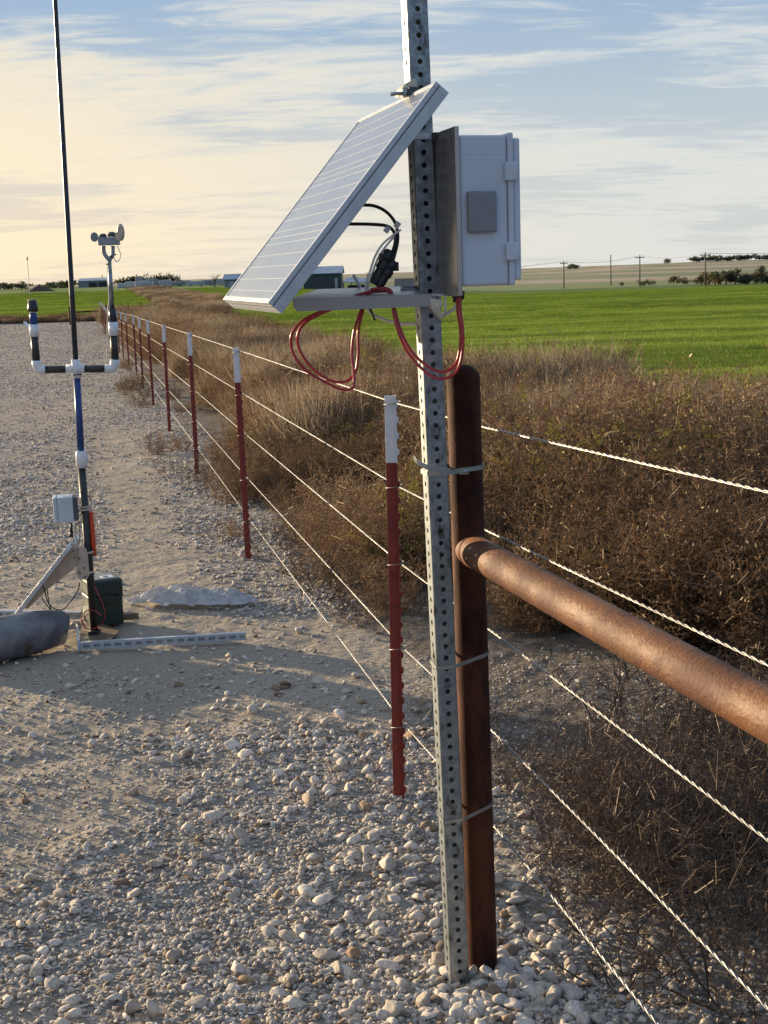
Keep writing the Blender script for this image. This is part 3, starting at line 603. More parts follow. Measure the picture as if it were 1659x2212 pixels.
def stalk(seed, h, n, wid):
    r = np.random.default_rng(seed); V, Fc, fv = bush(seed, h, .05+.015*n, n, 46, 2, wid, .012, .2, .9, 2, .22, .0); return V, Fc, fv
gs = 'tall pale weed stalks standing up against the green field'
for i, (px, py, d, hh, n, lb) in enumerate(((1207, 0, 9.6, 1.32, 3, 'tallest pale weed stalk against the green field, nearest the white enclosure'), (1485, 0, 9.4, 1.22, 4, 'bushy pale weed stalk against the field, right of centre'), (1545, 0, 9.2, 1.0, 2, 'thin weed stalk just right of the bushy pale one'), (1602, 0, 9.0, 1.02, 3, 'weed stalk near the right edge against the field'), (1650, 0, 9.0, 1.05, 3, 'weed stalk cut by the right edge of the picture'), (1105, 0, 10.5, .95, 2, 'short weed stalk between the steel post and the tallest stalk'), (1330, 0, 9.8, .88, 3, 'dark low twiggy weed halfway between the two tall stalks'))):
    r_ = ray(px, 760); x_ = r_.x/r_.y*d; lone_plant('weed_stalk', stalk(240+i, hh, n, .0045), M['stalk'], x_, d, lb, 'weed', gs)

# ------------------------------------------------------------------ steel sign post with real punched holes
AZ = R_(14.4); hx = Vector((math.cos(AZ), math.sin(AZ), 0)); ux = Vector((-math.sin(AZ), math.cos(AZ), 0)); zx = Vector((0, 0, 1)); AX = (hx, ux, zx)
LEAN = -.0179                                               # the post leans a little to the left (metres per metre)
NL = gnd(975, 2136); PW = .0445; PO0 = NL+hx*(PW/2)+ux*(PW/2); PO0.z = 0               # post axis on the ground
PO = PO0+Vector((LEAN*1.78, 0, 0))                          # and where it stands at the height of the attachments
def L(h, u, z): return PO+hx*h+ux*u+zx*z
def perforated(z0, z1, w, wall=.0027, hole=.0056, pitch=.0254, n=12):
    b = MB()
    for (nrm, tan) in ((-ux, hx), (hx, ux), (ux, -hx), (-hx, -ux)):
        cnt = int((z1-z0)/pitch)
        for s_, off in ((1, w/2), (-1, w/2-wall)):
            hw = w/2-.004 if s_ == 1 else w/2-wall-.0015
            for c in range(cnt):
                zc = z0+(c+.5)*pitch; O_ = PO+nrm*off+zx*zc; V = []
                for j in range(n):
                    q = 2*math.pi*(j+.5)/n; cx, cz = math.cos(q), math.sin(q); k = min(1/max(abs(cx), 1e-6), 1/max(abs(cz), 1e-6)) if False else None
                    V.append(O_+tan*(cx*hole)+zx*(cz*hole))
                hz = pitch/2
                # outer ring of the cell: 12 points on the rectangle
                rect = []
                for j in range(n):
                    q = 2*math.pi*(j+.5)/n; cx, cz = math.cos(q), math.sin(q); k = 1/max(abs(cx)/1.0, abs(cz)/1.0)
                    # snap to corners at 45 degrees
                    qx, qz = cx*k, cz*k
                    if abs(abs(cx)-abs(cz)) < .05: qx, qz = math.copysign(1, cx), math.copysign(1, cz)
                    rect.append(O_+tan*(qx*hw)+zx*(qz*hz))
                V += rect
                # wall of the hole
                if s_ == 1: V += [v-nrm*wall for v in V[:n]]
                Fc = [(j, (j+1) % n, n+(j+1) % n, n+j) for j in range(n)]
                if s_ == 1: Fc += [(j, 2*n+j, 2*n+(j+1) % n, (j+1) % n) for j in range(n)]
                b.add(V, Fc, 0, False)
    # rounded corners
    for sx in (-1, 1):
        for sy in (-1, 1):
            c = PO+hx*(sx*(w/2-.004))+ux*(sy*(w/2-.004)); V = []
            a0 = math.atan2(sy, sx)
            for zc in (z0, z0+int((z1-z0)/pitch)*pitch):
                for k in range(5):
                    q = a0-math.pi/4+k*math.pi/8; V.append(c+hx*(math.cos(q)*.004)+ux*(math.sin(q)*.004)+zx*zc)
            b.add(V, [(k, k+1, k+6, k+5) for k in range(4)], 0, True)
    return b
sp = thing('perforated_steel_post', PO0, 'galvanized square steel post full of punched holes, strapped to the rusted pipe post', 'post')
def post_mesh():
    # 12-point rings need square corners: use 16 points so that corners fall on 45 degrees
    b = perforated(.0, 2.72, PW, n=12); b.v = [(p[0]+PO0.x-PO.x+LEAN*p[2], p[1], p[2]) for p in b.v]; return b
# ring angles are (j+.5)*30 deg = 15,45,75...: corners fall exactly on 45 deg
pm = post_mesh().build('perforated_tube', M['galv'], sp)
fst = MB()
for z_ in (2.06, 2.012): fst.span(PO, AX, (-.0255, -.0255, z_), (.0255, .0255, z_+.0012))
def band(cs, z, h, th, rise=0.0, name='strap', mt='galv_clean', wav=0.0, label=None, cat='strap', group=None, loc=None):
    """closed band round a convex loop of (x,y) points; rise tilts it upwards with y"""
    n = len(cs); b = MB(); V = []
    y0 = min(c[1] for c in cs)
    c0 = sum((Vector((c[0], c[1])) for c in cs), Vector((0, 0)))/n
    for c in cs:
        v = Vector((c[0], c[1])); o_ = (v-c0).normalized(); zz_ = z+rise*(c[0]-cs[0][0])+wav*(c[1]-y0)
        for (e, dz) in ((0, -h/2), (th, -h/2), (th, h/2), (0, h/2)): V.append((v.x+o_.x*e, v.y+o_.y*e, zz_+dz))
    Fc = []
    for i in range(n):
        j = (i+1) % n
        for k in range(4): Fc.append((i*4+k, i*4+(k+1) % 4, j*4+(k+1) % 4, j*4+k))
    b.add(V, Fc); o = b.build(name, M[mt]); 
    return tag(o, label, cat, group)
RP = Vector((.193, 2.952, 0)); RR = .0365                                             # rusted pipe post axis
def hull(pts):
    pts = sorted(set((round(p[0], 5), round(p[1], 5)) for p in pts)); out = []
    for seq in (pts, pts[::-1]):
        h = []
        for p_ in seq:
            while len(h) > 1 and (h[-1][0]-h[-2][0])*(p_[1]-h[-2][1])-(h[-1][1]-h[-2][1])*(p_[0]-h[-2][0]) <= 0: h.pop()
            h.append(p_)
        out += h[:-1]
    return out
def loop_both(e=.001, z=.5):
    RPx = RP.x-.013*z/1.4
    PZ = PO0+Vector((LEAN*z, 0, 0)); pts = [tuple((PZ+hx*(a*(PW/2+e))+ux*(b_*(PW/2+e)))[:2]) for a in (-1, 1) for b_ in (-1, 1)]
    pts += [(RPx+math.cos(q)*(RR+e), RP.y+math.sin(q)*(RR+e)) for q in np.linspace(0, 6.283, 32, endpoint=False)]
    return hull(pts)
zb1 = at(990, 1440, 2.87).z; zb2 = at(1000, 1772, 2.87).z; zb0 = at(985, 1020, 2.87).z
gb = 'flat metal straps tying the steel post to the pipe'
band(loop_both(.001, zb1), zb1, .0085, .0012, .0, wav=.12, label='flat metal strap round both posts at rail height, the middle one of three', group=gb)
band(loop_both(.001, zb2), zb2, .0085, .0012, .0, wav=.12, label='flat metal strap round both posts nearest the ground', group=gb)
hc = thing('hose_clamp', L(0, 0, zb0), 'long steel hose clamp round both posts, its loose tail curling out left', 'clamp')
b_ = MB(); lp = loop_both(.0012, zb0); n = len(lp); V = []
for c in lp:
    for e, dz in ((0, -.005), (.0014, -.005), (.0014, .005), (0, .005)):
        o_ = (Vector(c)-Vector(((PO0.x+LEAN*zb0+RP.x)/2, (PO.y+RP.y)/2))).normalized(); V.append((c[0]+o_.x*e, c[1]+o_.y*e, zb0+dz))
b_.add(V, [(i*4+k, i*4+(k+1) % 4, ((i+1) % n)*4+(k+1) % 4, ((i+1) % n)*4+k) for i in range(n) for k in range(4)]); b_.build('clamp_band', M['galv_clean'], hc)
b_ = MB(); T_ = spline([at(975, 1017, 2.855), at(950, 1014, 2.84), at(925, 1010, 2.83), at(905, 1000, 2.83), at(893, 988, 2.84)], 5)
V = []
for i, p_ in enumerate(T_):
    for dz, dy in ((-.0055, 0), (.0055, 0), (.0055, .001), (-.0055, .001)): V.append(p_+Vector((.0, dy, dz)))
b_.add(V, [(i*4+k, i*4+(k+1) % 4, i*4+4+(k+1) % 4, i*4+4+k) for i in range(len(T_)-1) for k in range(4)]); b_.build('clamp_tail', M['galv_clean'], hc)
b_ = MB(); b_.box(at(1002, 1018, 2.905), (.019, .010, .013), AX); b_.tube([at(992, 1021, 2.90), at(1014, 1015, 2.90)], .0045, 8); b_.build('screw_housing', M['galv_clean'], hc, .001)

# ------------------------------------------------------------------ rusted pipe fence: post with domed cap and rail
pf = thing('rusted_pipe_fence', RP, 'rusted round pipe post with a domed cap and a rusted pipe rail running off right', 'pipe fence')
b_ = MB(); zt = 1.372; pts = [RP+Vector((-.006*0, 0, -.05))]; rr = [RR]
for z_ in np.linspace(0.0, zt, 12): pts.append(RP+Vector((-.013*z_/1.4, 0, z_))); rr.append(RR)
b_.tube(pts, rr, 40, False); b_.build('pipe_post', M['rust'], pf)
b_ = MB(); pts, rr = [], []
for k in range(9):
    q = k/8*math.pi/2; pts.append(RP+Vector((-.0128, 0, zt+.031*math.sin(q)))); rr.append(max((RR+.0006)*math.cos(q), .0008))
pts.insert(0, RP+Vector((-.0128, 0, zt-.004))); rr.insert(0, RR+.0006)
b_.tube(pts, rr, 40, False); b_.build('domed_cap', M['rust'], pf)
ra = Vector((RP.x-.008, RP.y, .998)); rb = Vector((.51, 1.775, 1.003)); dr = (rb-ra)
b_ = MB(); b_.tube([ra+dr*t_+Vector((0, 0, -.006*math.sin(t_*1.2))) for t_ in np.linspace(0, 3.0, 20)], RR-.0005, 40); b_.build('pipe_rail', M['rust_rail'], pf)
b_ = MB(); d_ = dr.normalized(); b_.tube([ra+d_*(RR*.93), ra+d_*(RR+.002), ra+d_*(RR+.006)], [RR+.0008, RR+.0003, RR-.0012], 32, False); b_.build('weld_bead', M['rust'], pf)

# ------------------------------------------------------------------ red and white studded stakes
def make_stake():
    o = thing('steel_stake', (0, 0, 0), 'x', 'fence stake', 'red stakes with white tips along the wire fence')
    for nm, mt, z0, z1 in (('stake_shaft', M['stake_red'], -.1, 1.045), ('white_tip', M['stake_white'], 1.045, 1.245)):
        b = MB()
        b.span((0, 0, 0), (Vector((1, 0, 0)), Vector((0, 1, 0)), zx), (-.030, -.0022, z0), (.0, .0022, z1))
        b.span((0, 0, 0), (Vector((1, 0, 0)), Vector((0, 1, 0)), zx), (.0, -.017, z0), (.004, .017, z1))
        z_ = z0+.03 if z0 > 0 else .02
        while z_ < z1-.02:
            b.prism([(.004, -.008, z_-.010), (.0105, -.007, z_-.003), (.0105, -.007, z_+.008), (.004, -.008, z_+.012)], Vector((0, .016, 0))); z_ += .048
        b.build(nm, mt, o, .0006, 1)
    for z_ in WH:
        b = MB(); q = [(-.0325, -.006, z_-.004), (-.0325, .006, z_-.004), (.002, .020, z_), (.017, .010, z_+.004), (.017, -.010, z_+.004), (.002, -.020, z_), (-.0325, -.006, z_-.004)]
        b.tube(q, .0014, 6); b.build('wire_clip', M['tie'], o)
    return o
WH = [at(845, 868, 4.03).z-.003, at(848, 1050, 4.03).z, at(856, 1216, 4.03).z, at(864, 1398, 4.03).z, at(870, 1566, 4.03).z]
STK = [(.030, 4.024)]+[(-.80, 7.92), (-1.62, 11.9), (-2.47, 15.95), (-3.33, 20.1), (-4.16, 24.1), (-5.0, 28.3), (-5.93, 32.6), (-6.85, 36.9)]+[(-6.85-.86*k, 36.9+4.05*k) for k in range(1, 12)]
ORD = ['nearest the camera, left of the steel post', 'second along the fence from the camera', 'third along the fence from the camera', 'fourth along the fence', 'fifth along the fence', 'sixth along the fence', 'seventh along the fence', 'eighth along the fence', 'ninth along the fence', 'tenth along the fence']
st0 = make_stake()
def copy_tree(o):
    c = o.copy(); COL.objects.link(c)
    for ch in [k for k in bpy.data.objects if k.parent == o]:
        d = ch.copy(); COL.objects.link(d); d.parent = c
        for g in [k for k in bpy.data.objects if k.parent == ch]: e = g.copy(); COL.objects.link(e); e.parent = d
    return c
stakes = [st0]+[copy_tree(st0) for _ in STK[1:]]
for i, ((x_, y_), o) in enumerate(zip(STK, stakes)):
    o.location = (x_, y_, float(hgt(x_, y_))); o.rotation_euler = ((.0, .010, .0) if i == 0 else (random.uniform(-.008, .008), random.uniform(-.012, .008), random.uniform(-.1, .1)))
    o['label'] = ('red stake with a white tip, '+ORD[i]) if i < 10 else 'small far red stake with a white tip near the end of the fence'

# ------------------------------------------------------------------ twisted fence wires
gw = 'twisted wires of the fence'
wn = ['topmost twisted wire of the fence', 'second twisted wire from the top, skimming the rusted rail', 'middle twisted wire of the fence', 'fourth twisted wire from the top', 'lowest twisted wire of the fence']
ypx = (925, 1150, 1365, 1583, 1790); epx = ((1659, 1063), (1659, 1437), (1659, 1815), (1640, 2160), (1420, 2212))
def twisted(path, rs, r, pitch, n=5):
    """two strands wound round a path (list of Vectors)"""
    P = np.array([tuple(p) for p in path]); seg = np.linalg.norm(np.diff(P, axis=0), axis=1); s_ = np.concatenate([[0], np.cumsum(seg)])
    tt = np.arange(0, s_[-1], pitch/9); C = np.stack([np.interp(tt, s_, P[:, k]) for k in range(3)], -1)
    T = np.gradient(C, axis=0); T /= np.linalg.norm(T, axis=1, keepdims=True); a = np.cross(T, [0, 0, 1.]); a /= np.linalg.norm(a, axis=1, keepdims=True); b = np.cross(T, a)
    V, Fc = [], []
    for ph in (0, math.pi):
        q = 2*math.pi*tt/pitch+ph; Cc = C+rs*(a*np.cos(q)[:, None]+b*np.sin(q)[:, None])
        base = sum(len(v) for v in V); ring = [Cc+r*(a*math.cos(w)+b*math.sin(w)) for w in np.linspace(0, 6.2832, n, endpoint=False)]
        V.append(np.stack(ring, 1).reshape(-1, 3)); k = len(Cc); i, j = np.meshgrid(np.arange(k-1), np.arange(n), indexing='ij')
        Fc.append(base+np.stack([i*n+j, i*n+(j+1) % n, (i+1)*n+(j+1) % n, (i+1)*n+j], -1).reshape(-1, 4))
    return np.concatenate(V), np.concatenate(Fc)
for k in range(5):
    a0 = at(1045, ypx[k], 3.0); a0.x = .236; r_ = ray(*epx[k]); 
    # meet the vertical plane of the wires: x = .236 + .300*(3.0 - y)
    q = r_.x/r_.y; ye = (.236+.300*3.0)/(q+.300); pe = CAM+r_*(ye/r_.y); de = pe-a0
    path = [a0+de*t_ for t_ in (3.2, 2, 1, .5, 0)]+[Vector((STK[0][0]+.0145, STK[0][1], WH[k]+float(hgt(*STK[0]))))]
    nearp = path+[Vector((x_+.0145, y_, WH[k]+float(hgt(x_, y_)))) for x_, y_ in STK[1:3]]
    V, Fc = twisted(nearp, .00145, .00145, .050)
    fp = [Vector((x_+.0145, y_, WH[k]+float(hgt(x_, y_)))) for x_, y_ in STK[2:]]
    b_ = MB(); b_.tube(fp, .0027, 6)
    V2 = np.array(b_.v); F2 = np.array([f for f in b_.f if len(f) == 4])+len(V)
    o = np_mesh('fence_wire', np.concatenate([V, V2]), np.concatenate([Fc, F2]), M['wirem'], smooth=True); tag(o, wn[k], 'wire', gw)

# ------------------------------------------------------------------ large solar panel
def near_plane(u): return L(0, u, 0)
tilt = .868; az = .249; pu = Vector((-math.sin(az), math.cos(az), 0)); ph_ = Vector((math.cos(az), math.sin(az), 0)); ps = ph_*math.cos(tilt)+zx*math.sin(tilt); pn = zx*math.cos(tilt)-ph_*math.sin(tilt)
kq = 2.60/2.55; PB = CAM+(Vector((-.201, 2.55, 1.555))-CAM)*kq; PWI = .613*1.0*kq*.985; PLE = .517*kq; PT = .033; PA = (pu, ps, pn)
pan = thing('solar_panel', PB+pu*PWI/2+ps*PLE/2, 'large silver-framed solar panel tilted left on the steel post', 'solar panel')
b_ = MB(); e = .0105
for lo_, hi_ in (((0, 0, -PT), (PWI, e, 0)), ((0, PLE-e, -PT), (PWI, PLE, 0)), ((0, e, -PT), (e, PLE-e, 0)), ((PWI-e, e, -PT), (PWI, PLE-e, 0))): b_.span(PB, PA, lo_, hi_)
# inner return flanges at the back and a raised rib along the sides
b_.span(PB, PA, (.0105, .0105, -PT), (.030, PLE-.0105, -PT+.0016)); b_.span(PB, PA, (PWI-.030, .0105, -PT), (PWI-.0105, PLE-.0105, -PT+.0016))
b_.build('panel_frame', M['alu'], pan, .0007)
b_ = MB(); b_.span(PB, PA, (-.0007, .002, -.0115), (0, PLE-.002, -.0095)); b_.span(PB, PA, (.001, -.0007, -.0115), (PWI-.001, 0, -.0098)); b_.span(PB, PA, (.001, -.0007, -.0225), (PWI-.001, 0, -.0215)); b_.build('frame_groove', M['dk_grey'], pan)
b_ = MB(); b_.span(PB, PA, (e, e, -.008), (PWI-e, PLE-e, -.0018)); b_.build('glass_face', M['glass'], pan)
b_ = MB()
for f in (.055, .113, .175, .235, .298, .333, .368, .43, .49, .55, .612, .648, .683, .742, .802, .865, .925):
    v_ = PLE*f; b_.span(PB, PA, (e+.006, v_-.0004, -.0018), (PWI-e-.006, v_+.0004, -.0014))
b_.build('cell_lines', M['busbar'], pan)
b_ = MB(); b_.span(PB, PA, (e, e, -.0095), (PWI-e, PLE-e, -.0080)); b_.build('back_sheet', M['backsheet'], pan)
b_ = MB(); b_.span(PB, PA, (PWI*.42, PLE*.50, -.030), (PWI*.58, PLE*.68, -.0095)); b_.build('junction_box', M['black'], pan, .003)
# upper clamp of the panel round the post
zc = at(895, 190, 2.90).z
cl_ = thing('panel_clamp', L(-.03, 0, zc), 'pale bent plate with a bolt clamping the upper panel edge to the steel post', 'clamp')
b_ = MB(); A3 = (hx, ux, zx)
p0 = at(868, 199, 2.95); Pn = lambda px, py: at(px, py, 2.85)
b_.prism([Pn(868, 205), Pn(868, 192), Pn(874, 182), Pn(890, 172), Pn(896, 169), Pn(901, 176), Pn(902, 192), Pn(899, 203)], ux*.05); b_.build('clamp_plate', M['zinc'], cl_, .0015)
b_ = MB(); b_.tube([Pn(843, 204), Pn(872, 201)], .0042, 10); b_.tube([Pn(869, 201), Pn(878, 200)], .0095, 6); b_.build('bolt', M['galv'], cl_)
b_ = MB(); b_.box(Pn(893, 198), (.024, .016, .018), A3); b_.build('clamp_jaw', M['dk_grey'], cl_, .002)

# ------------------------------------------------------------------ lower mounting tray
q_ = .115; npn = -ux; npt = L(0, -q_, 0)
tl = onpl(632, 639, npt, ux); trr = onpl(946, 641, npt, ux)
zt_ = (tl.z+trr.z)/2; h0 = (tl-PO).dot(hx); h1 = (trr-PO).dot(hx)
tray = thing('mounting_tray', L((h0+h1)/2, 0, zt_), 'folded aluminium tray arm holding the lower panel edge off the steel post', 'bracket')
b_ = MB(); tz = .013; b_.prism([L(h0, -q_, zt_-.0018), L(h1-.012, -q_, zt_-.0018), L(h1-.012, q_, zt_+tz), L(h0+.10, q_, zt_+tz), L(h0+.02, -q_*.5, zt_+tz*.2)], zx*.0018); b_.build('tray_top', M['alu_tray'], tray, .0006)
b_ = MB(); fh = .0245
for uu in (-q_-.0018,):
    pl_ = [L(h0, uu, zt_-.0005), L(h1-.012, uu, zt_-.0005), L(h1-.012, uu, zt_-fh+.004), L(h1-.018, uu, zt_-fh), L(h0+.008, uu, zt_-fh), L(h0, uu, zt_-fh+.010)]
    b_.prism(pl_, ux*.0018)
b_.build('tray_flange', M['alu_tray'], tray)
b_ = MB(); on = lambda px, py, u=-q_-.004: onpl(px, py, L(0, u, 0), ux)
b_.prism([on(930, 644), on(953, 647), on(957, 651), on(957, 663), on(951, 665), on(950, 670), on(956, 676), on(958, 686), on(953, 691), on(944, 681), on(934, 668), on(930, 658)], ux*.012)
b_.build('hook_plate', M['zinc'], tray, .0008)
b_ = MB(); b_.tube([on(932, 636.5), on(956, 637), on(961, 639.5), on(962.5, 646), on(962, 672), on(958, 683)], .0021, 8)
for uu in (-.08, -.04, 0, .04): b_.tube([on(932, 636.5)+ux*(.115+uu), on(956, 637)+ux*(.115+uu), on(961, 639.5)+ux*(.115+uu), on(962.5, 646)+ux*(.115+uu), on(962, 672)+ux*(.115+uu)], .0021, 8)
b_.build('wrap_edge', M['alu'], tray)
b_ = MB(); p_ = at(870, 626, 2.88); b_.tube([p_, p_+hx*.030], .0075, 6); b_.tube([p_-hx*.003, p_+hx*.004], .0105, 6); b_.box(p_+hx*.040+zx*.0, (.022, .03, .016), AX); b_.build('clamp_bolt', M['galv'], tray, .001)

# ------------------------------------------------------------------ enclosure on its back plate
EU0, EU1 = -.158, .072; hp = PW/2+.004
zpt = onpl(988, 272, L(hp, EU0, 0), ux).z; zpb = onpl(994, 640, L(hp, EU0, 0), ux).z
enc = thing('equipment_enclosure', L(.09, 0, (zpt+zpb)/2), 'pale grey hinged plastic enclosure on a metal back plate, fixed right of the steel post', 'enclosure')
hpe = (onpl(997, 460, L(hp, EU0, 0), ux)-PO).dot(hx)
b_ = MB(); b_.span(L(0, 0, 0), AX, (hpe-.0105, EU0, zpb), (hpe-.0010, EU1, zpt)); b_.build('back_plate', M['alu_plate'], enc, .002)
bu = -.150; zbt = onpl(1050, 291, L(.07, bu, 0), ux).z; zbb = onpl(1060, 617, L(.07, bu, 0), ux).z
hb1 = (onpl(1110, 450, L(.1, bu, 0), ux)-PO).dot(hx); hb2 = (onpl(1125.5, 450, L(.1, bu, 0), ux)-PO).dot(hx)
b_ = MB(); b_.span(L(0, 0, 0), AX, (hpe, bu, zbb), (hb1-.012, .068, zbt)); b_.build('box_body', M['box_white'], enc, .006, 3)
b_ = MB(); b_.span(L(0, 0, 0), AX, (hb1-.0118, bu-.004, zbb-.001), (hb1, .071, zbt+.004)); b_.build('body_rim', M['box_white'], enc, .004, 3)
b_ = MB(); b_.span(L(0, 0, 0), AX, (hb1+.0004, bu+.001, zbb+.010), (hb2, .067, zbt-.006)); b_.build('hinged_lid', M['box_white'], enc, .004, 3)
for z1_, z2_ in ((onpl(1105, 350, L(.1, bu, 0), ux).z, onpl(1105, 390, L(.1, bu, 0), ux).z), (onpl(1105, 523, L(.1, bu, 0), ux).z, onpl(1105, 562, L(.1, bu, 0), ux).z)):
    b_ = MB(); b_.span(L(0, 0, 0), AX, (hb1-.020, bu-.011, z2_), (hb1+.004, bu-.002, z1_)); b_.tube([L(hb1+.001, bu-.008, z2_), L(hb1+.001, bu-.008, z1_)], .0052, 12)
    b_.build('hinge', M['box_white'], enc, .0015)
va, vb = onpl(1010, 413, L(.07, bu-.01, 0), ux), onpl(1074, 501, L(.07, bu-.01, 0), ux); ha, hbb = (va-PO).dot(hx), (vb-PO).dot(hx)
b_ = MB(); b_.span(L(0, 0, 0), AX, (ha, bu-.013, vb.z), (hbb, bu-.0002, va.z)); b_.build('vent_cover', M['vent_grey'], enc, .004, 4)
b_ = MB()
for py_ in (333, 398, 516, 570):
    z_ = onpl(1050, py_, L(.07, bu, 0), ux).z; b_.span(L(0, 0, 0), AX, (hpe+.008, bu-.0005, z_-.0004), (hb1-.014, bu+.002, z_+.0004))
b_.build('moulding_line', M['box_white'], enc)
b_ = MB(); gp_ = onpl(990, 640, L(.05, -.05, 0), ux); gp_ = L(hpe+.0, -.09, zpb); b_.tube([gp_+zx*.010+hx*.013, gp_-zx*.006+hx*.010], .0125, 10); b_.tube([gp_+zx*.0+hx*.010, gp_-zx*.014+hx*.009], .0095, 10)
b_.build('cable_gland', M['black'], enc)
b_ = MB(); b_.span(L(0, 0, 0), AX, (-PW/2-.0015, -PW/2-.0032, at(915, 293, 2.85).z-.006), (hpe-.006, -PW/2-.0016, at(915, 293, 2.85).z+.006)); b_.span(L(0, 0, 0), AX, (-PW/2-.0032, -PW/2-.0016, at(915, 293, 2.85).z-.006), (-PW/2-.0016, PW/2+.003, at(915, 293, 2.85).z+.006))
for i in range(9): b_.span(L(0, 0, 0), AX, (-.018+.0022*i, -PW/2-.0037, at(915, 293, 2.85).z-.004), (-.0172+.0022*i, -PW/2-.0032, at(915, 293, 2.85).z+.004))
b_.build('worm_band', M['galv_clean'], enc)
b_ = MB(); b_.box(L(PW/2+.003, -PW/2-.008, at(950, 293, 2.85).z), (.018, .012, .016), AX); b_.tube([L(PW/2+.003, -PW/2-.016, at(950, 293, 2.85).z), L(PW/2+.003, -PW/2-.004, at(950, 293, 2.85).z)], .0075, 6); b_.build('band_screw', M['dk_grey'], enc, .001)

# ------------------------------------------------------------------ cables
def cable(pts, r, m_, name, label, cat='cable', group=None, n=10, parent=None):
    b = MB()
    for P in pts: b.tube(spline(P, 8), r, n)
    o = b.build(name, M[m_], parent)
    return tag(o, label, cat, group) if label else o
Z4 = lambda x_, y_: ((1000+x_/1.659)/1.8228, (1050+y_/1.659)/1.8228)
def PP(lst, Y0, Y1=None):
    n = len(lst); return [at(*Z4(*q), Y0+((Y1 if Y1 else Y0)-Y0)*i/(n-1)) for i, q in enumerate(lst)]
rc = thing('red_cable_loop', at(450, 700, 2.75), 'red twin cable hanging in a wide open loop under the left part of the tray', 'cable')
rc.location = at(710, 740, 2.76)
cable([PP([(760, 160), (640, 200), (520, 272), (420, 300), (310, 360), (245, 450), (255, 560), (330, 670), (450, 745), (570, 800), (640, 795), (655, 740), (650, 660), (640, 560), (655, 420), (700, 280), (740, 180)], 2.76, 2.80)], .0030, 'red', 'outer_strand', None, parent=rc)
cable([PP([(770, 165), (650, 215), (530, 270), (430, 310), (330, 370), (285, 450), (300, 545), (370, 650), (480, 735), (560, 755), (620, 740), (665, 680), (682, 560), (682, 420), (712, 285), (745, 185)], 2.775, 2.81)], .0030, 'red', 'inner_strand', None, parent=rc)
rc2 = thing('red_cable_run', at(650, 740, 2.76), 'red twin cable dipping in front of the steel post and rising into the enclosure gland', 'cable'); rc2.location = at(930, 740, 2.76)
cable([PP([(760, 150), (850, 140), (895, 160), (903, 210), (912, 300), (945, 430), (1000, 550), (1080, 650), (1170, 720), (1240, 730), (1310, 700), (1350, 620), (1366, 500), (1362, 380), (1350, 290), (1345, 200)], 2.78, 2.775)], .0030, 'red', 'outer_strand', None, parent=rc2)
cable([PP([(760, 165), (840, 160), (880, 165), (912, 210), (925, 300), (965, 430), (1020, 540), (1100, 625), (1180, 675), (1250, 685), (1305, 650), (1335, 590), (1350, 480), (1345, 380), (1330, 290), (1328, 200)], 2.80, 2.785)], .0030, 'red', 'inner_strand', None, parent=rc2)
cable([PP([(650, 55), (690, 130), (722, 220), (760, 300), (850, 345), (960, 372), (1060, 372), (1160, 350), (1240, 320), (1300, 280), (1330, 240), (1332, 210)], 2.98, 2.86)], .0036, 'white_cable', 'white_cable', 'thin white cable sagging below the tray behind the steel post to the enclosure')
Z2 = lambda x_, y_: ((850+x_/1.659)/1.8228, (250+y_/1.659)/1.8228)
def P2(lst, Y0, Y1=None):
    n = len(lst); return [at(*Z2(*q), Y0+((Y1 if Y1 else Y0)-Y0)*i/(n-1)) for i, q in enumerate(lst)]
cable([P2([(1210, 1085), (1160, 1120), (1090, 1180), (1040, 1260), (1010, 1350), (985, 1420), (975, 1480)], 2.80, 2.80), P2([(1165, 1130), (1110, 1195), (1060, 1270), (1025, 1360), (1000, 1430), (990, 1480)], 2.81, 2.80)], .0022, 'white_cable', 'white_cable_pair', 'pair of thin white cables rising from the tray beside the black connectors')
bc = thing('panel_lead', at(845, 560, 2.82), 'black panel leads curving down into two chunky black connectors above the tray', 'cable')
cable([P2([(800, 1046), (860, 1048), (1000, 1050), (1110, 1060), (1160, 1095), (1172, 1160), (1155, 1230)], 2.86, 2.80), P2([(880, 935), (950, 925), (1040, 932), (1120, 975), (1175, 1050), (1188, 1150), (1165, 1260), (1150, 1300)], 2.90, 2.81)], .0034, 'rubber', 'lead_wires', None, parent=bc)
for a_, bq in (((1140, 1220), (1030, 1440)), ((1165, 1290), (1060, 1460))):
    b_ = MB(); q0, q1 = at(*Z2(*a_), 2.80), at(*Z2(*bq), 2.79); d_ = (q1-q0)
    prof = [(0, .008), (.06, .0115), (.26, .0125), (.30, .009), (.34, .0125), (.55, .0125), (.58, .010), (.80, .011), (1, .008)]
    b_.tube([q0+d_*t_ for t_, _ in prof], [r__ for _, r__ in prof], 8); b_.box(q0+d_*.22, (.030, .016, .018), AX)
    b_.build('plug_connector', M['black'], bc, .001)
for q in ((1185, 1055), (1118, 1085)):
    b_ = MB(); c = at(*Z2(*q), 2.795); b_.box(c, (.011, .0010, .013), (Vector((.8, 0, -.6)), Vector((0, 1, 0)), Vector((.6, 0, .8)))); b_.build('paper_tag', M['label_grey'], bc)
cable([P2([(1000, 1580), (1025, 1640), (1040, 1680)], 2.77)], .0022, 'black', 'cable_tie', 'short black cable tie tail hanging below the tray', 'cable tie')

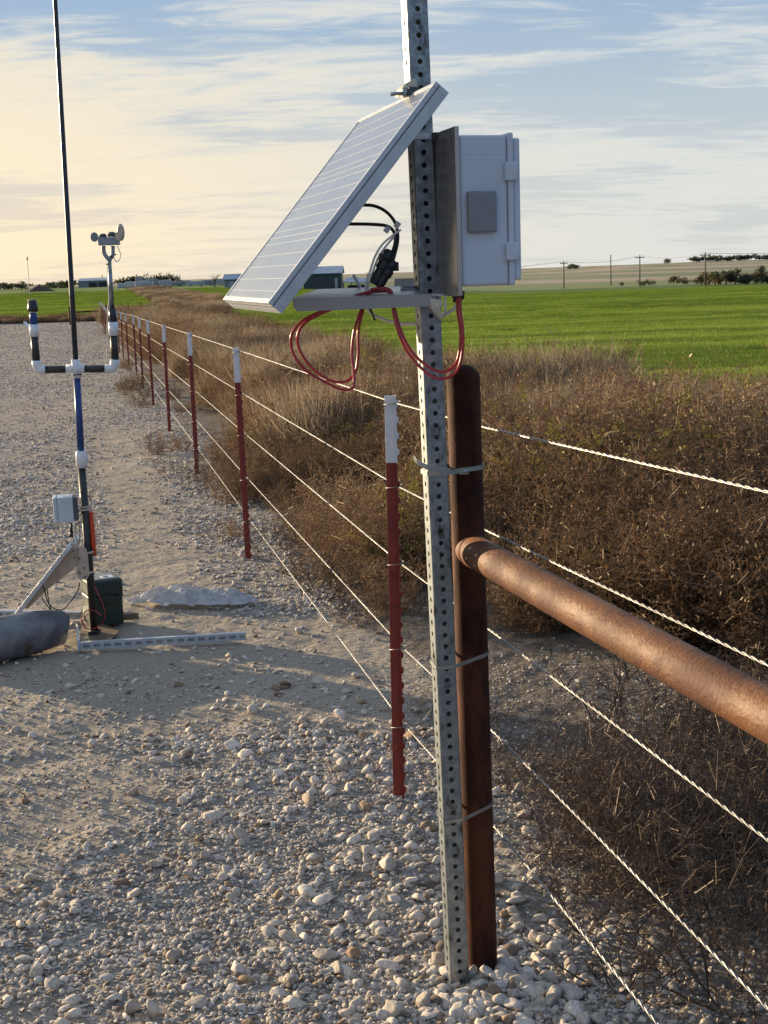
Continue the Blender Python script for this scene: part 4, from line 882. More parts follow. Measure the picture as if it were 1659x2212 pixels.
# ------------------------------------------------------------------ slim sensor mast at the left
YM = 6.109; PX = 1/ (F/6.27)
Pm = lambda px, py, dy=0.0: at(px, py, YM+dy)
Z5 = lambda x_, y_: (x_/2.37/1.8228, (800+y_/2.37)/1.8228)
P5 = lambda x_, y_, dy=0.0: Pm(*Z5(x_, y_), dy)
Z6 = lambda x_, y_: (x_/2.458/1.8228, (1750+y_/2.458)/1.8228)
P6 = lambda x_, y_, dy=0.0: Pm(*Z6(x_, y_), dy)
mast = thing('sensor_mast', Pm(205, 1372), 'tall slim dark mast with blue section, white pipe couplings and a U-shaped cross arm', 'mast')
def seg(name, pts, r, m_, parent=mast, n=16, cap=True):
    b = MB(); b.tube(pts, r, n, cap); return b.build(name, M[m_], parent)
seg('lower_pipe', [Pm(205, 1374), Pm(176, 1005)], .0178, 'pole_black')
seg('coupling', [Pm(177.3, 1010), Pm(176.4, 996), Pm(176.3, 995), Pm(175, 977), Pm(174.6, 974)], [.0262, .0262, .0275, .0245, .021], 'pvc')
seg('blue_pipe', [Pm(175, 980), Pm(166, 812)], .0158, 'pole_blue')
seg('cross_tee', [P5(620, 1545), P5(795, 1543)], .0195, 'pvc')
seg('tee_neck', [P5(706, 1458), P5(717, 1632)], .0205, 'pvc')
seg('clamp_ring', [P5(716, 1594), P5(717, 1604)], .0222, 'black')
b_ = MB(); b_.tube([P5(425, 1553), P5(622, 1549)], .0165, 16); b_.build('cross_arm', M['pole_black'], mast)
b_ = MB(); b_.tube([P5(793, 1547), P5(985, 1545)], .0165, 16); b_.build('cross_arm', M['pole_black'], mast)
b_ = MB(); b_.tube([P5(340, 1468), P5(343, 1510), P5(350, 1535), P5(368, 1552), P5(395, 1556), P5(430, 1554)], [.0215, .0205, .0195, .0195, .0195, .021], 16); b_.build('elbow', M['pvc'], mast)
b_ = MB(); b_.tube([P5(1072, 1458), P5(1070, 1500), P5(1062, 1530), P5(1042, 1545), P5(1015, 1546), P5(985, 1546)], [.0215, .0205, .0195, .0195, .0195, .021], 16); b_.build('elbow', M['pvc'], mast)
seg('riser', [P5(338, 1472), P5(320, 1240)], .0172, 'pole_black'); seg('riser', [P5(1073, 1460), P5(1062, 1232)], .0172, 'pole_black')
seg('riser_coupling', [P5(322, 1246), P5(314, 1130)], .0205, 'pvc'); seg('riser_coupling', [P5(1061, 1236), P5(1054, 1108)], .0218, 'pvc')
seg('blue_stub', [P5(314, 1134), P5(310, 1040), P5(309, 1022)], [.0170, .0170, .012], 'pole_blue'); seg('navy_stub', [P5(1054, 1110), P5(1048, 980)], .0170, 'navy')
# whip: straight upper rod, navy, thinner at the top
wb = P5(706, 1460); wt_ = at(119, 0, YM); dw = (wt_-wb)
seg('whip_rod', [wb+dw*t_ for t_ in np.linspace(0, 1.35, 8)], [.0122-.0028*t_ for t_ in np.linspace(0, 1.35, 8)], 'navy')
cp = thing('cup_sensor', P5(308, 1020), 'small black cup-shaped sensor topping the left riser of the cross arm', 'sensor')
seg('sensor_cup', [P5(307, 1012), P5(306, 985), P5(300, 905)], [.0225, .0238, .0180], 'black', cp); seg('pale_ring', [P5(308, 1022), P5(307, 1008)], .0150, 'pvc', cp); seg('cup_rim', [P5(300, 908), P5(299, 900)], .0188, 'label_grey', cp)
ws = thing('weather_sensor', P5(1046, 975), 'grey twin-headed weather sensor with round tan shields on a thin pole above the right riser', 'sensor')
seg('sensor_pole', [P5(1044, 980), P5(1020, 520)], [.0115, .0085], 'galv', ws)
for pts_ in ([(1020, 530), (985, 490), (968, 450), (965, 398)], [(1020, 530), (1048, 490), (1052, 450), (1052, 398)]):
    b_ = MB(); b_.tube(spline([P5(*q) for q in pts_], 5), .0092, 10); b_.build('fork_arm', M['sensor_grey'], ws)
b_ = MB()
for k in range(8): x_, y_ = random.choice([(945, 470), (1075, 480), (990, 500), (1060, 440), (1020, 555), (1000, 570), (970, 430), (1040, 500)]); b_.box(P5(x_, y_, -.01), (.008, .010, .006))
b_.build('fork_bolt', M['dk_grey'], ws, .001)
b_ = MB(); c0, c1 = P5(925, 395), P5(1108, 310); b_.span((0, 0, 0), (Vector((1, 0, 0)), Vector((0, 1, 0)), zx), (c0.x, YM-.025, c0.z), (c1.x, YM+.03, P5(1000, 318).z)); b_.build('sensor_body', M['sensor_grey'], ws, .003)
b_ = MB(); b_.tube([P5(962, 318), P5(961, 296), P5(960, 284)], [.0165, .0155, .008], 14); b_.tube([P5(1046, 312), P5(1044, 285), P5(1043, 268)], [.020, .019, .010], 14); b_.build('lens_dome', M['dk_grey'], ws)
def disc(c, rx, rz, th, m_, yaw, name='round_shield'):
    V = []; nrm = Vector((math.sin(yaw), -math.cos(yaw), 0)); tn = Vector((math.cos(yaw), math.sin(yaw), 0))
    b = MB(); n = 20
    for e_, sc_ in ((-th, .86), (-th*.4, 1), (th*.4, 1), (th, .86)):
        for k in range(n): q = 2*math.pi*k/n; V.append(c+nrm*e_+tn*(rx*sc_*math.cos(q))+zx*(rz*sc_*math.sin(q)))
    b.add(V, [(i*n+j, i*n+(j+1) % n, (i+1)*n+(j+1) % n, (i+1)*n+j) for i in range(3) for j in range(n)]+[tuple(range(n)), tuple(range(3*n, 4*n))], 0, False); return b.build(name, M[m_], ws)
disc(P5(880, 316), .0175, .0205, .006, 'vent_grey', .35); disc(P5(1128, 272, .01), .0175, .037, .004, 'disc_tan', -.3); disc(P5(1108, 310, -.03), .0185, .0200, .006, 'disc_tan', -.35)
b_ = MB(); b_.tube([P5(905, 316), P5(930, 318)], .0035, 8); b_.tube([P5(1060, 308), P5(1100, 305)], .0035, 8); b_.build('shield_arm', M['label_grey'], ws)
cable([[P5(1092, 398), P5(1112, 440), P5(1126, 480), P5(1112, 530), P5(1082, 542), P5(1062, 505)]], .0020, 'label_grey', 'loop_cable', None, parent=ws, n=8)
cable([[P5(1000, 590, -.02), P5(1000, 700, -.02), P5(1012, 800, -.02), P5(1018, 900, -.02), P5(1006, 1000, -.03), P5(1002, 1200, -.03), P5(1003, 1350, -.03), P5(990, 1500, -.02)]], .0020, 'label_grey', 'grey_cable', 'thin grey cable dropping from the weather sensor to the cross arm', n=8)
# boxes and brackets on the mast
se = thing('small_enclosure', P6(640, 640), 'small light grey box strapped high on the mast pipe left side', 'enclosure')
A6 = (Vector((math.cos(.20), math.sin(.20), 0)), Vector((-math.sin(.20), math.cos(.20), 0)), zx)
c_ = P6(600, 760, -.055); ctop = P6(600, 515, -.055)
w6 = .054; b_ = MB(); b_.span((c_.x, c_.y, 0), A6, (-.016, 0, c_.z), (w6, .10, ctop.z)); b_.build('box_body', M['lt_grey'], se, .004)
b_ = MB(); b_.span((c_.x, c_.y, 0), A6, (-.034, -.002, c_.z-.002+.004), (-.0165, .102, ctop.z+.001)); b_.build('box_lid', M['lt_grey'], se, .004)
b_ = MB(); b_.span((c_.x, c_.y, 0), A6, (.010, .02, ctop.z), (.042, .075, ctop.z+.0012)); b_.build('top_label', M['label_grey'], se)
b_ = MB(); b_.span((c_.x, c_.y, 0), A6, (w6+.0005, .004, c_.z+.004), (w6+.020, .096, ctop.z-.004)); b_.build('box_back', M['dk_grey'], se, .003)
b_ = MB(); b_.tube([P6(752, 640, -.022), P6(820, 636, -.028), P6(885, 622, -.02)], .0045, 8); b_.tube([P6(765, 612, -.022), P6(820, 610, -.028), P6(880, 592, -.02)], .0035, 8); b_.build('strap', M['tan_alu'], se)
b_ = MB(); b_.tube([P6(690, 762, -.02), P6(690, 850, -.02)], .006, 8); b_.tube([P6(690, 845, -.02), P6(692, 895, -.02)], .0085, 8); b_.build('cable_gland', M['black'], se)
cable([[P6(735, 765, 0), P6(725, 840, 0), P6(735, 900, 0), P6(760, 960, 0)], [P6(760, 740, 0), P6(772, 850, 0), P6(765, 950, 0)], [P6(690, 890, -.02), P6(715, 930, 0), P6(700, 960, .01)], [P6(775, 470, -.02), P6(795, 420, -.025), P6(800, 380, -.02)], [P6(860, 500, 0), P6(885, 550, 0), P6(880, 650, 0)]], .0018, 'rubber', 'black_leads', 'thin black leads hanging between the small grey box and the small solar panel', n=6)
of = thing('orange_coil', P6(905, 1080), 'bright orange ribbed plastic strip hanging along the right side of the mast pipe', 'cable guard')
b_ = MB(); b_.tube([P6(880, 645), P6(890, 800), P6(902, 960), P6(915, 1078)], [.008, .0092, .0092, .0082], 10); b_.build('orange_core', M['orange'], of)
b_ = MB()
for k in range(26):
    t_ = k/25; x_ = 898+32*t_; y_ = 660+405*t_; b_.box(P6(x_, y_), (.012, .010, .0032))
b_.build('orange_ribs', M['orange'], of, .0006, 1)
# small solar panel seen edge-on, and its tan bracket
ub = (Pm(100, 1250)-CAM); ub.z = 0; ub.normalize(); hb_ = Vector((ub.y, -ub.x, 0))
sp2 = thing('small_solar_panel', P6(410, 1290), 'small solar panel propped edge-on, leaning left of the mast foot', 'solar panel')
pa, pb = P6(690, 935), P6(138, 1640); sl = (pa-pb); sL = sl.length; sl.normalize(); rv_ = (P6(410, 1290)-CAM).normalized(); ub = rv_-sl*(rv_.z/sl.z); ub.normalize(); nn = ub.cross(sl); nn = -nn if nn.x > 0 else nn
b_ = MB(); A7 = (ub, sl, nn); b_.span(pb, A7, (-.17, 0, -.018), (.17, sL, .0)); b_.build('panel_frame', M['alu'], sp2, .001)
b_ = MB(); b_.span(pb, A7, (-.16, .01, 0), (.16, sL-.01, .0012)); b_.build('glass_face', M['glass'], sp2)
b_ = MB(); b_.span(pb, A7, (-.16, .012, -.0195), (.16, sL-.012, -.018)); b_.build('back_sheet', M['backsheet'], sp2)
br = thing('tan_bracket', P6(760, 1150), 'tan slotted metal bracket joining the small solar panel to the mast pipe', 'bracket')
b_ = MB(); b_.prism([P6(*q, -.05) for q in ((690, 962), (735, 975), (760, 1000), (760, 1170), (700, 1215), (470, 1395), (270, 1590), (238, 1590), (400, 1345), (660, 1010))], ub*.0025)
b_.prism([P6(*q, -.05)+ub*.006 for q in ((690, 962), (735, 975), (745, 1000), (700, 1080), (400, 1430), (270, 1590), (238, 1590))], ub*.07); b_.build('bracket_arm', M['tan_alu'], br, .0006, 1)
b_ = MB(); b_.prism([P6(*q, -.054) for q in ((745, 985), (800, 985), (835, 1005), (848, 1060), (868, 1262), (838, 1308), (762, 1312), (745, 1250), (742, 1180), (762, 1140))], ub*.0025); b_.build('bracket_plate', M['tan_alu'], br, .0006, 1)
b_ = MB()
for q in ((712, 1030), (722, 1096), (752, 1020), (762, 1102), (812, 1197), (822, 1282), (770, 1240), (680, 992)): b_.tube([P6(*q, -.060), P6(*q, -.0545)], .0042, 8)
b_.build('bolt', M['dk_grey'], br)
b_ = MB(); b_.tube([P6(840, 1055, -.045), P6(905, 1040, -.02)], .0055, 8); b_.tube([P6(735, 1240, -.058), P6(860, 1245, -.045), P6(912, 1232, -.02)], .0050, 8); b_.build('u_bolt', M['tan_alu'], br)
cable([[P6(395, 1340, -.05), P6(430, 1400, -.05), P6(460, 1520, -.05), P6(520, 1585, -.05), P6(600, 1600, -.04), P6(660, 1550, -.02), P6(720, 1470, -.01), P6(760, 1400, 0), P6(770, 1340, 0)], [P6(400, 1470, -.05), P6(440, 1540, -.05), P6(490, 1600, -.05)], [P6(420, 1370, -.03), P6(455, 1400, -.03), P6(470, 1520, -.03), P6(495, 1600, -.04)]], .0026, 'rubber', 'drooping_cable', 'black cable drooping from the small solar panel to the green box', n=8)
# dark green battery box
gb_ = thing('battery_box', P6(960, 1780), 'dark green plastic battery box on the ground behind the mast pipe', 'box')
g0 = gnd(*Z6(850, 1800)); A8 = (Vector((math.cos(-.10), math.sin(-.10), 0)), Vector((-math.sin(-.10), math.cos(-.10), 0)), zx)
yaw = .46; A8 = (Vector((math.cos(yaw), math.sin(yaw), 0)), Vector((-math.sin(yaw), math.cos(yaw), 0)), zx)
G0 = Vector((P6(838, 1800).x, gnd(*Z6(960, 1775)).y, 0)); gw_, gd_, gh_ = .152, .17, .222
b_ = MB(); b_.span(G0, A8, (0, 0, 0), (gw_, gd_, .140)); b_.build('box_body', M['box_green'], gb_, .006)
b_ = MB(); b_.span(G0, A8, (-.005, -.006, .1405), (gw_+.005, gd_+.006, gh_)); b_.build('box_lid', M['box_green'], gb_, .012, 3)
b_ = MB(); b_.span(G0, A8, (.01, .02, gh_), (gw_-.012, gd_-.02, gh_+.0022)); b_.build('lid_panel', M['vent_grey'], gb_, .001)
b_ = MB(); b_.span(G0, A8, (.070, .035, gh_+.0022), (.125, .085, gh_+.003)); b_.build('lid_label', M['pvc'], gb_)
b_ = MB(); b_.span(G0, A8, (.080, .045, gh_+.003), (.105, .072, gh_+.0035)); b_.build('label_patch', M['dk_grey'], gb_)
b_ = MB(); b_.span(G0, A8, (gw_*.3, -.014, .110), (gw_*.7, -.0065, .150)); b_.span(G0, A8, (gw_+.0055, .05, .12), (gw_+.016, .11, .15)); b_.build('latch', M['box_green'], gb_, .002)
cable([[P6(915, 1375, -.04), P6(945, 1440, -.05), P6(990, 1540, -.06), P6(1018, 1640, -.06), P6(990, 1730, -.05), P6(910, 1785, -.04), P6(840, 1780, -.03), P6(795, 1730, -.02), P6(795, 1660, -.03), P6(840, 1605, -.04), P6(920, 1610, -.04), P6(985, 1660, -.05)], [P6(855, 1640, -.04), P6(800, 1700, -.04), P6(830, 1790, -.03)]], .0020, 'red', 'thin_red_lead', 'thin dark red lead coiled against the front of the green box', n=8)
# base plate and slotted channels
bpn = thing('base_plate', gnd(215, 1378), 'flat rusty tan steel plate under the foot of the mast', 'steel plate')
b_ = MB(); b_.prism([gnd(*q)+zx*.006 for q in ((172, 1397), (240, 1386), (258, 1368), (205, 1345), (176, 1355))], zx*.006); b_.build('plate', M['base_plate'], bpn)
b_ = MB(); b_.box(gnd(205, 1374)+zx*.02, (.05, .05, .016)); b_.build('foot_socket', M['pole_black'], bpn, .002)
def channel(name, a, bq, z0, w, h, label, slots, nslot, m_='alu'):
    o = thing(name, (a+bq)/2, label, 'steel channel', 'slotted steel channels on the ground by the mast'); d = bq-a; Ld = d.length; d.normalize(); s_ = Vector((d.y, -d.x, 0))
    A = (d, s_, zx); b = MB(); t = .0025
    pitch = Ld/nslot
    # front web with slots, as strips above, below and between the slots
    for off in (w/2-t,):
        b.span(a+zx*z0, A, (0, off, 0), (Ld, off+t, h*.3)); b.span(a+zx*z0, A, (0, off, h*.7), (Ld, off+t, h))
        for i in range(nslot): b.span(a+zx*z0, A, (i*pitch, off, h*.3), (i*pitch+pitch*(.38 if slots else .9), off+t, h*.7))
    b.span(a+zx*z0, A, (0, -w/2, h-t), (Ld, w/2-t, h)); b.span(a+zx*z0, A, (0, -w/2, 0), (Ld, -w/2+t, h-t))
    b.build('channel_web', M[m_], o); return o
channel('slotted_channel', gnd(172, 1404), gnd(532, 1382), .002, .022, .034, 'slotted pale steel channel lying in front of the mast foot, pointing right', True, 16)
channel('slotted_channel', gnd(-120, 1333)+Vector((0, .02, 0)), gnd(176, 1337), .002, .03, .034, 'slotted steel channel lying behind the grey pipe at the left edge', True, 16)
channel('slotted_channel', gnd(250, 1342), gnd(300, 1338), .006, .04, .03, 'short dark steel channel stub between the green box and the plastic sheet', False, 3, 'base_plate')
ep = MB(); ep.prism([gnd(168, 1408), gnd(174, 1406), gnd(170, 1372)+zx*.006, gnd(166, 1372)+zx*.006], zx*.05); tag(ep.build('end_plate', M['lt_grey'], None, .002), 'thin grey plate standing against the end of the grey pipe', 'steel plate')
# old grey pipe on the ground
e0 = gnd(150, 1398); e1 = gnd(0, 1432); dp = (e1-e0); dp.z = 0; dp.normalize(); rp = .098; c0 = e0+Vector((dp.y, -dp.x, 0))*(-rp*.55)+zx*(rp-.014)
side = Vector((-dp.y, dp.x, 0)); side = side if side.y > 0 else -side; c0 = e0+side*rp*.75+zx*(rp-.016)
pts, rr = [], []
for s_, q in ((-.001, .74), (0, .78), (.004, .80), (.05, .875), (.12, .96), (.2, 1), (.44, 1.0), (.50, .97), (.52, .90)): pts.append(c0+dp*s_+zx*(-(1-q)*.012)); rr.append(rp*q)
b_ = MB(); b_.tube(pts, rr, 40); tag(b_.build('grey_pipe', M['old_pipe']), 'thick weathered grey pipe lying on the gravel at the left edge, its end tapered', 'pipe')
# crumpled plastic sheet
def crumple():
    n, m_ = 64, 26; a = gnd(272, 1302); bq = gnd(552, 1300); d = bq-a
    U, Vv = np.meshgrid(np.linspace(0, 1, n), np.linspace(0, 1, m_), indexing='ij')
    wdt = np.interp(U[:, 0], [0, .08, .16, .25, .45, .7, .9, 1], [.02, .10, .07, .26, .34, .30, .20, .03])[:, None]*(.85+.4*fbm(U*9, U*0+4, 1.3, 2))
    x = a.x+d.x*U+.05*(fbm(U*9, Vv*5, 1, 3)-.5); y = a.y+d.y*U+(Vv-.32)*wdt+.05*(fbm(U*8+9, Vv*2, 1.2, 3)-.5)
    rd = 1-np.abs(2*fbm(U*2.2+Vv*2, Vv*3-U*1.2, 1.0, 2)-1); rd2 = 1-np.abs(2*fbm(U*8-Vv*2, Vv*4+U*2, 1.0, 3)-1)
    edge = np.clip(np.minimum(Vv, 1-Vv)*4, 0, 1)*np.clip(np.minimum(U, 1-U)*6, 0, 1)
    z = .004+edge*(.050*np.clip(rd-.45, 0, 1)*(.5+fbm(U*3+2, Vv*2, 1, 2))+.040*rd2**3)+.010*rd2*(1-edge)*(fbm(U*9, Vv*3, 1, 2) > .5)
    V = np.stack([x, y, z], -1).reshape(-1, 3); i, j = np.meshgrid(np.arange(n-1), np.arange(m_-1), indexing='ij'); Fc = np.stack([i*m_+j, (i+1)*m_+j, (i+1)*m_+j+1, i*m_+j+1], -1).reshape(-1, 4)
    o = np_mesh('plastic_sheet', V, Fc, M['sheet'], smooth=False)
    return tag(o, 'crumpled translucent white plastic sheet lying on the pad right of the green box', 'plastic sheet')
crumple()

# ------------------------------------------------------------------ far things
def far_at(px, d): r = ray(px, 600); x_ = r.x/r.y*d; return Vector((x_, d, float(hgt(x_, d))))
def barn(px0, px1, d, hw, hr, depth, label, wm, rm, name='barn', cat='barn', doors=(), yaw=0.0, gable_front=False):
    a = far_at(px0, d); bq = far_at(px1, d); z0 = min(a.z, bq.z)-.3; w = (bq-a).length; o = thing(name, (a+bq)/2, label, cat)
    d_ = Vector((math.cos(yaw), math.sin(yaw), 0)); n_ = Vector((-math.sin(yaw), math.cos(yaw), 0)); a0 = Vector((a.x, a.y, 0)); A = (d_, n_, zx)
    b = MB(); b.span(a0, A, (0, 0, z0), (w, depth, a.z+hw)); 
    for s_ in (0, w): 
        q = [a0+d_*s_+n_*y_+zx*z_ for y_, z_ in ((0.0, a.z+hw), (depth, a.z+hw), (depth/2, a.z+hr))]
        b.prism(q, d_*(.15 if s_ == 0 else -.15))
    b.build('wall', wm, o)
    b = MB(); e_ = .4
    for s0, s1 in ((-e_, depth/2), (depth+e_, depth/2)):
        zz0 = a.z+hw-(hr-hw)*e_/(depth/2)
        b.prism([a0+d_*(-e_)+n_*s0+zx*(zz0+.02), a0+d_*(w+e_)+n_*s0+zx*(zz0+.02), a0+d_*(w+e_)+n_*s1+zx*(a.z+hr+.02), a0+d_*(-e_)+n_*s1+zx*(a.z+hr+.02)], zx*.15)
    b.build('roof', rm, o)
    for (f0, f1, h_, dm, nm) in doors:
        b = MB(); b.span(a0, A, (w*f0, -.12, z0), (w*f1, -.02, a.z+h_)); b.build(nm, dm, o)
    return o
fm = lambda n, c, r=.6, mtl=0.0: mat(n, c, tuple(v*.85 for v in c), .5, r, mtl)
Fg, Fr, Fd, Fw, Fb, Fo = fm('green_grey_cladding', (.045, .062, .062)), fm('pale_metal_roof', (.30, .36, .42), .5), fm('dark_opening', (.02, .02, .02)), fm('white_cladding', (.42, .43, .44)), fm('brown_boards', (.085, .06, .045)), fm('grey_cladding', (.20, .23, .25))
barn(655, 737, 310, 3.4, 4.9, 16, 'large dark green metal barn with a pale roof seen below the solar panel', Fg, Fr, doors=((.83, .90, 2.3, Fw, 'door'),))
barn(484, 520, 330, 2.0, 3.1, 8, 'small blue grey roofed shed by the lower left corner of the solar panel', Fo, Fr, 'shed', 'shed', ((.3, .6, 1.5, Fw, 'door'),))
barn(168, 231, 600, 2.9, 3.9, 12, 'long low pale shed with dark openings on the left horizon', Fo, fm('pale_roof', (.42, .45, .47)), 'shed', 'shed', ((.36, .64, 2.1, Fd, 'opening'), (.70, .98, 2.3, Fd, 'opening')))
barn(856, 895, 330, 1.2, 3.0, 10, 'low brown-roofed building just left of the steel post', Fb, fm('brown_roof', (.10, .075, .06)), 'house', 'house', ((.2, .35, .9, Fd, 'window'),))
# open shelter
a, bq = far_at(740, 300), far_at(793, 300); o = thing('open_shelter', (a+bq)/2, 'open-sided shelter with a pale sloping roof right of the green barn', 'shelter')
b_ = MB(); b_.prism([a+zx*1.9, bq+zx*1.9, bq+zx*2.7+Vector((0, 7, 0)), a+zx*2.7+Vector((.8, 7, 0))], zx*.15); b_.build('roof', Fr, o)
for t_ in (0.03, .35, .66, .97):
    p_ = a+(bq-a)*t_+Vector((0, .3, 0)); b_ = MB(); b_.box(p_+zx*.95, (.16, .16, 1.94)); b_.build('shelter_post', Fd, o)
b_ = MB(); b_.box((a+bq)/2+zx*.75+Vector((.4, 4, 0)), (4.2, 1.6, 1.2)); tag(b_.build('parked_trailer', Fd, None, .2), 'dark trailer parked under the open shelter', 'trailer')
# yard clutter: low white tanks and trailers left of centre
gx = 'low pale tanks and trailers in the far yard'
for i, (px, w_, h_, c) in enumerate(((262, 3, 1.2, Fw), (284, 5, 1.7, Fw), (300, 2.2, 3.3, Fo), (311, 6, 1.8, Fw), (326, 5, 2.4, Fo), (343, 6, 1.6, Fw), (357, 4, 1.9, Fw), (378, 6, 1.1, Fo), (398, 7, 1.4, Fo), (421, 6, 1.2, Fw), (444, 5, 1.4, Fo), (470, 5, 1.7, Fw))):
    p_ = far_at(px, 470+7*(i % 3)); b_ = MB(); b_.box(p_+zx*(h_/2+.25), (w_, 2.2, h_)); b_.box(p_+zx*(h_+.30), (w_*.6, 1.6, .35)); b_.tube([p_+Vector((-w_*.3, -1.2, .4)), p_+Vector((-w_*.3, 1.2, .4))], .4, 10); b_.tube([p_+Vector((w_*.3, -1.2, .4)), p_+Vector((w_*.3, 1.2, .4))], .4, 10)
    tag(b_.build('yard_trailer', c, None, .15), 'small pale trailer or tank in the far yard left of the sheds', 'trailer', gx)
# soil mound
def mound():
    c = far_at(84, 420); n = 40; V = []
    a_, r_ = np.meshgrid(np.linspace(0, 2*np.pi, 48, endpoint=False), np.linspace(0, 1, 14)); x_ = 5.2*r_*np.cos(a_); y_ = 3*r_*np.sin(a_); z_ = 2.15*(1-r_)**1.15*(1+.25*(fbm(x_+9, y_, .8, 3)-.5))+.35*(fbm(x_, y_, 1.2, 3)-.5)*(1-r_)
    V = np.stack([x_+c.x, y_+c.y, z_+c.z-.1*r_], -1).reshape(-1, 3); i, j = np.meshgrid(np.arange(13), np.arange(48), indexing='ij'); Fc = np.stack([i*48+j, (i+1)*48+j, (i+1)*48+(j+1) % 48, i*48+(j+1) % 48], -1).reshape(-1, 4)
    tag(np_mesh('soil_mound', V, Fc, mat('dark_soil', (.085, .055, .038), (.055, .036, .026), 1.2, .9, 0, .2, 3), smooth=False), 'dark brown heap of soil on the far left edge of the green field', 'soil heap')
mound()
# utility poles and lines
wood = mat('weathered_pole_wood', (.13, .115, .10), (.09, .08, .07), 2, .8)
gpz = 'utility poles along the far side of the field'
tips = []
for px, d, h_, cross, lb in ((1218, 470, 9.2, 2.6, 'utility pole with one crossarm, nearest the white enclosure'), (1319.5, 500, 11.0, 0, 'bare utility pole without a crossarm'), (1382, 455, 10.2, 3.0, 'utility pole with a crossarm just right of the bare one'), (1523, 420, 10.0, 3.2, 'tallest utility pole, in front of the autumn trees at right'), (793, 620, 5.2, 0, 'thin pole behind the open shelter'), (221, 640, 5.6, 0, 'rusty thin stack behind the long low shed')):
    p_ = far_at(px, d); o = thing('utility_pole', p_, lb, 'pole', gpz); b_ = MB(); b_.tube([p_-zx*.5, p_+zx*h_], [.24, .17], 8); b_.build('pole_shaft', wood, o)
    if cross:
        b_ = MB(); b_.box(p_+zx*(h_-.8), (cross, .3, .26)); b_.build('crossarm', wood, o)
        for s_ in (-.45, 0, .45):
            b_ = MB(); b_.tube([p_+Vector((s_*cross, 0, h_-.67)), p_+Vector((s_*cross, 0, h_-.25))], .09, 6); b_.build('insulator', Fo, o)
        tips.append(p_+zx*(h_-.25))
tips = [tips[0]+Vector((-90, 60, -3.5))]+tips+[tips[-1]+Vector((70, -30, .5))]
for k, s_ in enumerate((-1.2, 0, 1.2)):
    b_ = MB()
    for a, bq in zip(tips[:-1], tips[1:]): b_.tube([a+(bq-a)*t_+Vector((s_, 0, -1.1*4*t_*(1-t_))) for t_ in np.linspace(0, 1, 9)], .020, 4, False)
    tag(b_.build('power_line', Fo), 'thin power line strung between the far utility poles', 'power line', 'power lines between the utility poles')
# trees and bushes
def tree(px, d, h_, w_, kind, label, name='tree', group=None, n=700, bare=False):
    p_ = far_at(px, d); o = thing(name, p_, label, 'tree' if name != 'bush' else 'bush', group); r = np.random.default_rng(int(px*7+d)); b_ = MB()
    b_.tube([p_-zx*.3, p_+zx*h_*.35, p_+zx*h_*.55], [.05*h_, .032*h_, .018*h_], 7)
    nb = 16 if bare else 6; ends = []
    for k in range(nb):
        q = r.random()*6.28; e_ = p_+Vector((math.cos(q)*w_*.42*r.uniform(.4, 1), math.sin(q)*w_*.42*r.uniform(.4, 1), h_*r.uniform(.55, .98))); s_ = p_+zx*h_*r.uniform(.2, .5); mid = (s_+e_)/2+Vector((0, 0, h_*.06)); b_.tube([s_, mid, e_], [.018*h_, .012*h_, .005*h_], 5); ends.append(e_)
        if bare:
            for _ in range(6):
                f_ = mid+(e_-mid)*r.random(); b_.tube([f_, f_+Vector((r.normal(0, .14), r.normal(0, .14), r.uniform(.0, .2)))*h_*.7], [.005*h_, .003*h_], 4)
    b_.build('trunk', M['bark'], o)
    if not bare:
        nc = 9; cc = np.stack([r.normal(0, w_*.24, nc), r.normal(0, w_*.24, nc), h_*(.20+.55*r.random(nc))], -1); ci = r.integers(0, nc, n)
        dv = r.normal(size=(n, 3)); dv /= np.linalg.norm(dv, axis=1, keepdims=True); P0 = cc[ci]+dv*(w_*.22*r.random((n, 1))**.4)*np.array([1, 1, h_/w_*.95]); P0[:, 2] = np.clip(P0[:, 2], h_*.04, h_)
        V, Fc = strips(P0, P0+r.normal(0, .055*w_, P0.shape), np.full(n, .035*w_), np.full(n, .012*w_), r)
        c_ = np_mesh('crown', V, Fc, M['tree_green'] if kind == 'g' else M['tree_autumn'], {'fv': ('FACE', 'FLOAT', r.random(n).astype(np.float32))}); c_.parent = o
    return o
tree(463, 345, 3.4, 4.4, 'g', 'bare spreading leafless tree left of the solar panel corner', 'bare_tree', bare=True)
ga = 'trees clumped at the far right of the field'
for px, d, h_, w_, k, lb in ((1515, 440, 4.6, 6, 'a', 'autumn tree at the left end of the clump, beside the tallest pole'), (1545, 430, 4.4, 6, 'a', 'brown bushy tree second in the clump'), (1568, 425, 5.4, 6, 'g', 'dark green tree third in the clump'), (1588, 430, 5.2, 6, 'a', 'brown tree in the middle of the clump'), (1610, 425, 4.2, 5.5, 'g', 'dark green bush right of the middle of the clump'), (1632, 430, 4.0, 6, 'a', 'low brown tree near the right edge'), (1645, 445, 6.6, 4.5, 'g', 'tallest dark tree of the clump by the right edge'), (1658, 420, 4.4, 5.5, 'g', 'dark tree cut by the right edge')):
    tree(px, d, h_, w_, k, lb, group=ga)
gbz = 'small bushes along the far field edge'
for px, d, h_, w_, k, lb in ((1386, 460, 2.4, 2.8, 'g', 'dark bush at the foot of the third utility pole'), (1402, 470, 2.3, 3.4, 'g', 'small green bush right of the third utility pole'), (1455, 480, 3.0, 6, 'a', 'pale loose bush midway between the last two poles'), (1478, 470, 2.4, 4, 'a', 'faint brown bush left of the tree clump'), (1344, 470, 1.7, 2.0, 'g', 'tiny dark bush between the bare pole and the third pole')):
    tree(px, d, h_, w_, k, lb, 'bush', gbz, 350)
gh_z = 'dark trees on the far hill skyline'
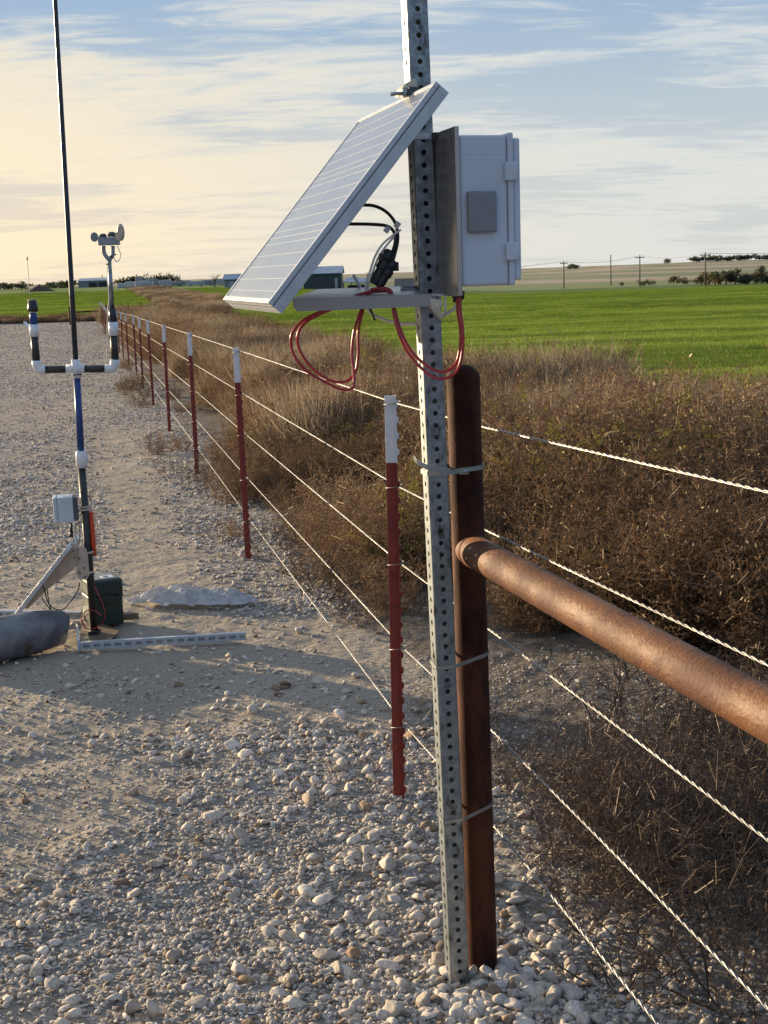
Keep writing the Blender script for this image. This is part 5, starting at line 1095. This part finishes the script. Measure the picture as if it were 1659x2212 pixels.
for i, px in enumerate((1500, 1512, 1524, 1540, 1556, 1570, 1584, 1596, 1608, 1622, 1640, 1656)): tree(px, 1440, 5.5+(i*37 % 5)*.5, 14, 'g', 'dark tree in the row along the far right hill crest', group=gh_z, n=300)
for px, lb in ((1245, 'lone dark tree on the far ridge above the first utility pole'), (1233, 'low dark tree beside the lone one on the far ridge'), (1440, 'dark tree on the hillside above the third pole')): tree(px, 1350, 5.5, 11, 'g', lb, group='lone trees on the far ridge', n=260)
gl = 'low dark trees along the left horizon'
for i, px in enumerate((-8, 6, 20, 32, 45, 104, 116, 130, 142, 152)): tree(px, 640+12*(i % 4), 2.9+(i*13 % 5)*.22, 8.5, 'g', 'low dark tree on the left horizon', group=gl, n=260)
gm = 'low trees behind the far yard'
for i, px in enumerate((270, 284, 297, 309, 330, 352, 372)): tree(px, 700, 4.6+(i*17 % 5)*.4, 9, 'g', 'low tree behind the pale trailers of the far yard', group=gm, n=260)
# H brace and antenna at the far end of the pad
p0, p1 = far_at(144.6, 80), far_at(224.5, 80); hb2_ = thing('pipe_brace', (p0+p1)/2, 'dark corner brace of two posts and a rail at the far pad end', 'pipe fence')
for p_, h_ in ((p0, 1.0), (p1, 1.05)):
    b_ = MB(); b_.tube([p_-zx*.2, p_+zx*h_], .057, 12); b_.build('brace_post', M['rust'], hb2_)
b_ = MB(); b_.tube([p0+zx*.70, p1+zx*.72], .045, 10); b_.build('brace_rail', M['rust'], hb2_)
for px in (272.5, 300): p_ = far_at(px, 84); b_ = MB(); b_.tube([p_-zx*.1, p_+zx*1.1], .03, 6); tag(b_.build('thin_stake', M['rust']), 'thin dark stake in the far weeds beyond the end of the fence, %s' % ('the left one' if px < 290 else 'the right one'), 'fence stake')
aw = far_at(62, 72); o = thing('far_antenna', aw, 'thin whip antenna with a tilted white panel at the far left end of the pad', 'antenna')
b_ = MB(); b_.tube([aw, aw+zx*3.75], [.022, .012], 6); b_.build('antenna_rod', M['dk_grey'], o)
b_ = MB(); b_.tube([aw+zx*3.6, aw+zx*3.78], .035, 8); b_.build('antenna_tip', M['dk_grey'], o)
b_ = MB(); b_.box(aw+Vector((-.22, 0, .22)), (.03, .5, .6), (Vector((.8, 0, .6)), Vector((0, 1, 0)), Vector((-.6, 0, .8)))); b_.build('tilted_panel', M['pvc'], o)
b_ = MB(); b_.box(aw+Vector((-.05, 0, .14)), (.22, .2, .2)); b_.build('ground_box', M['pvc'], o, .01)
for me in bpy.data.meshes:
    if not me.materials: print('no material', me.name)
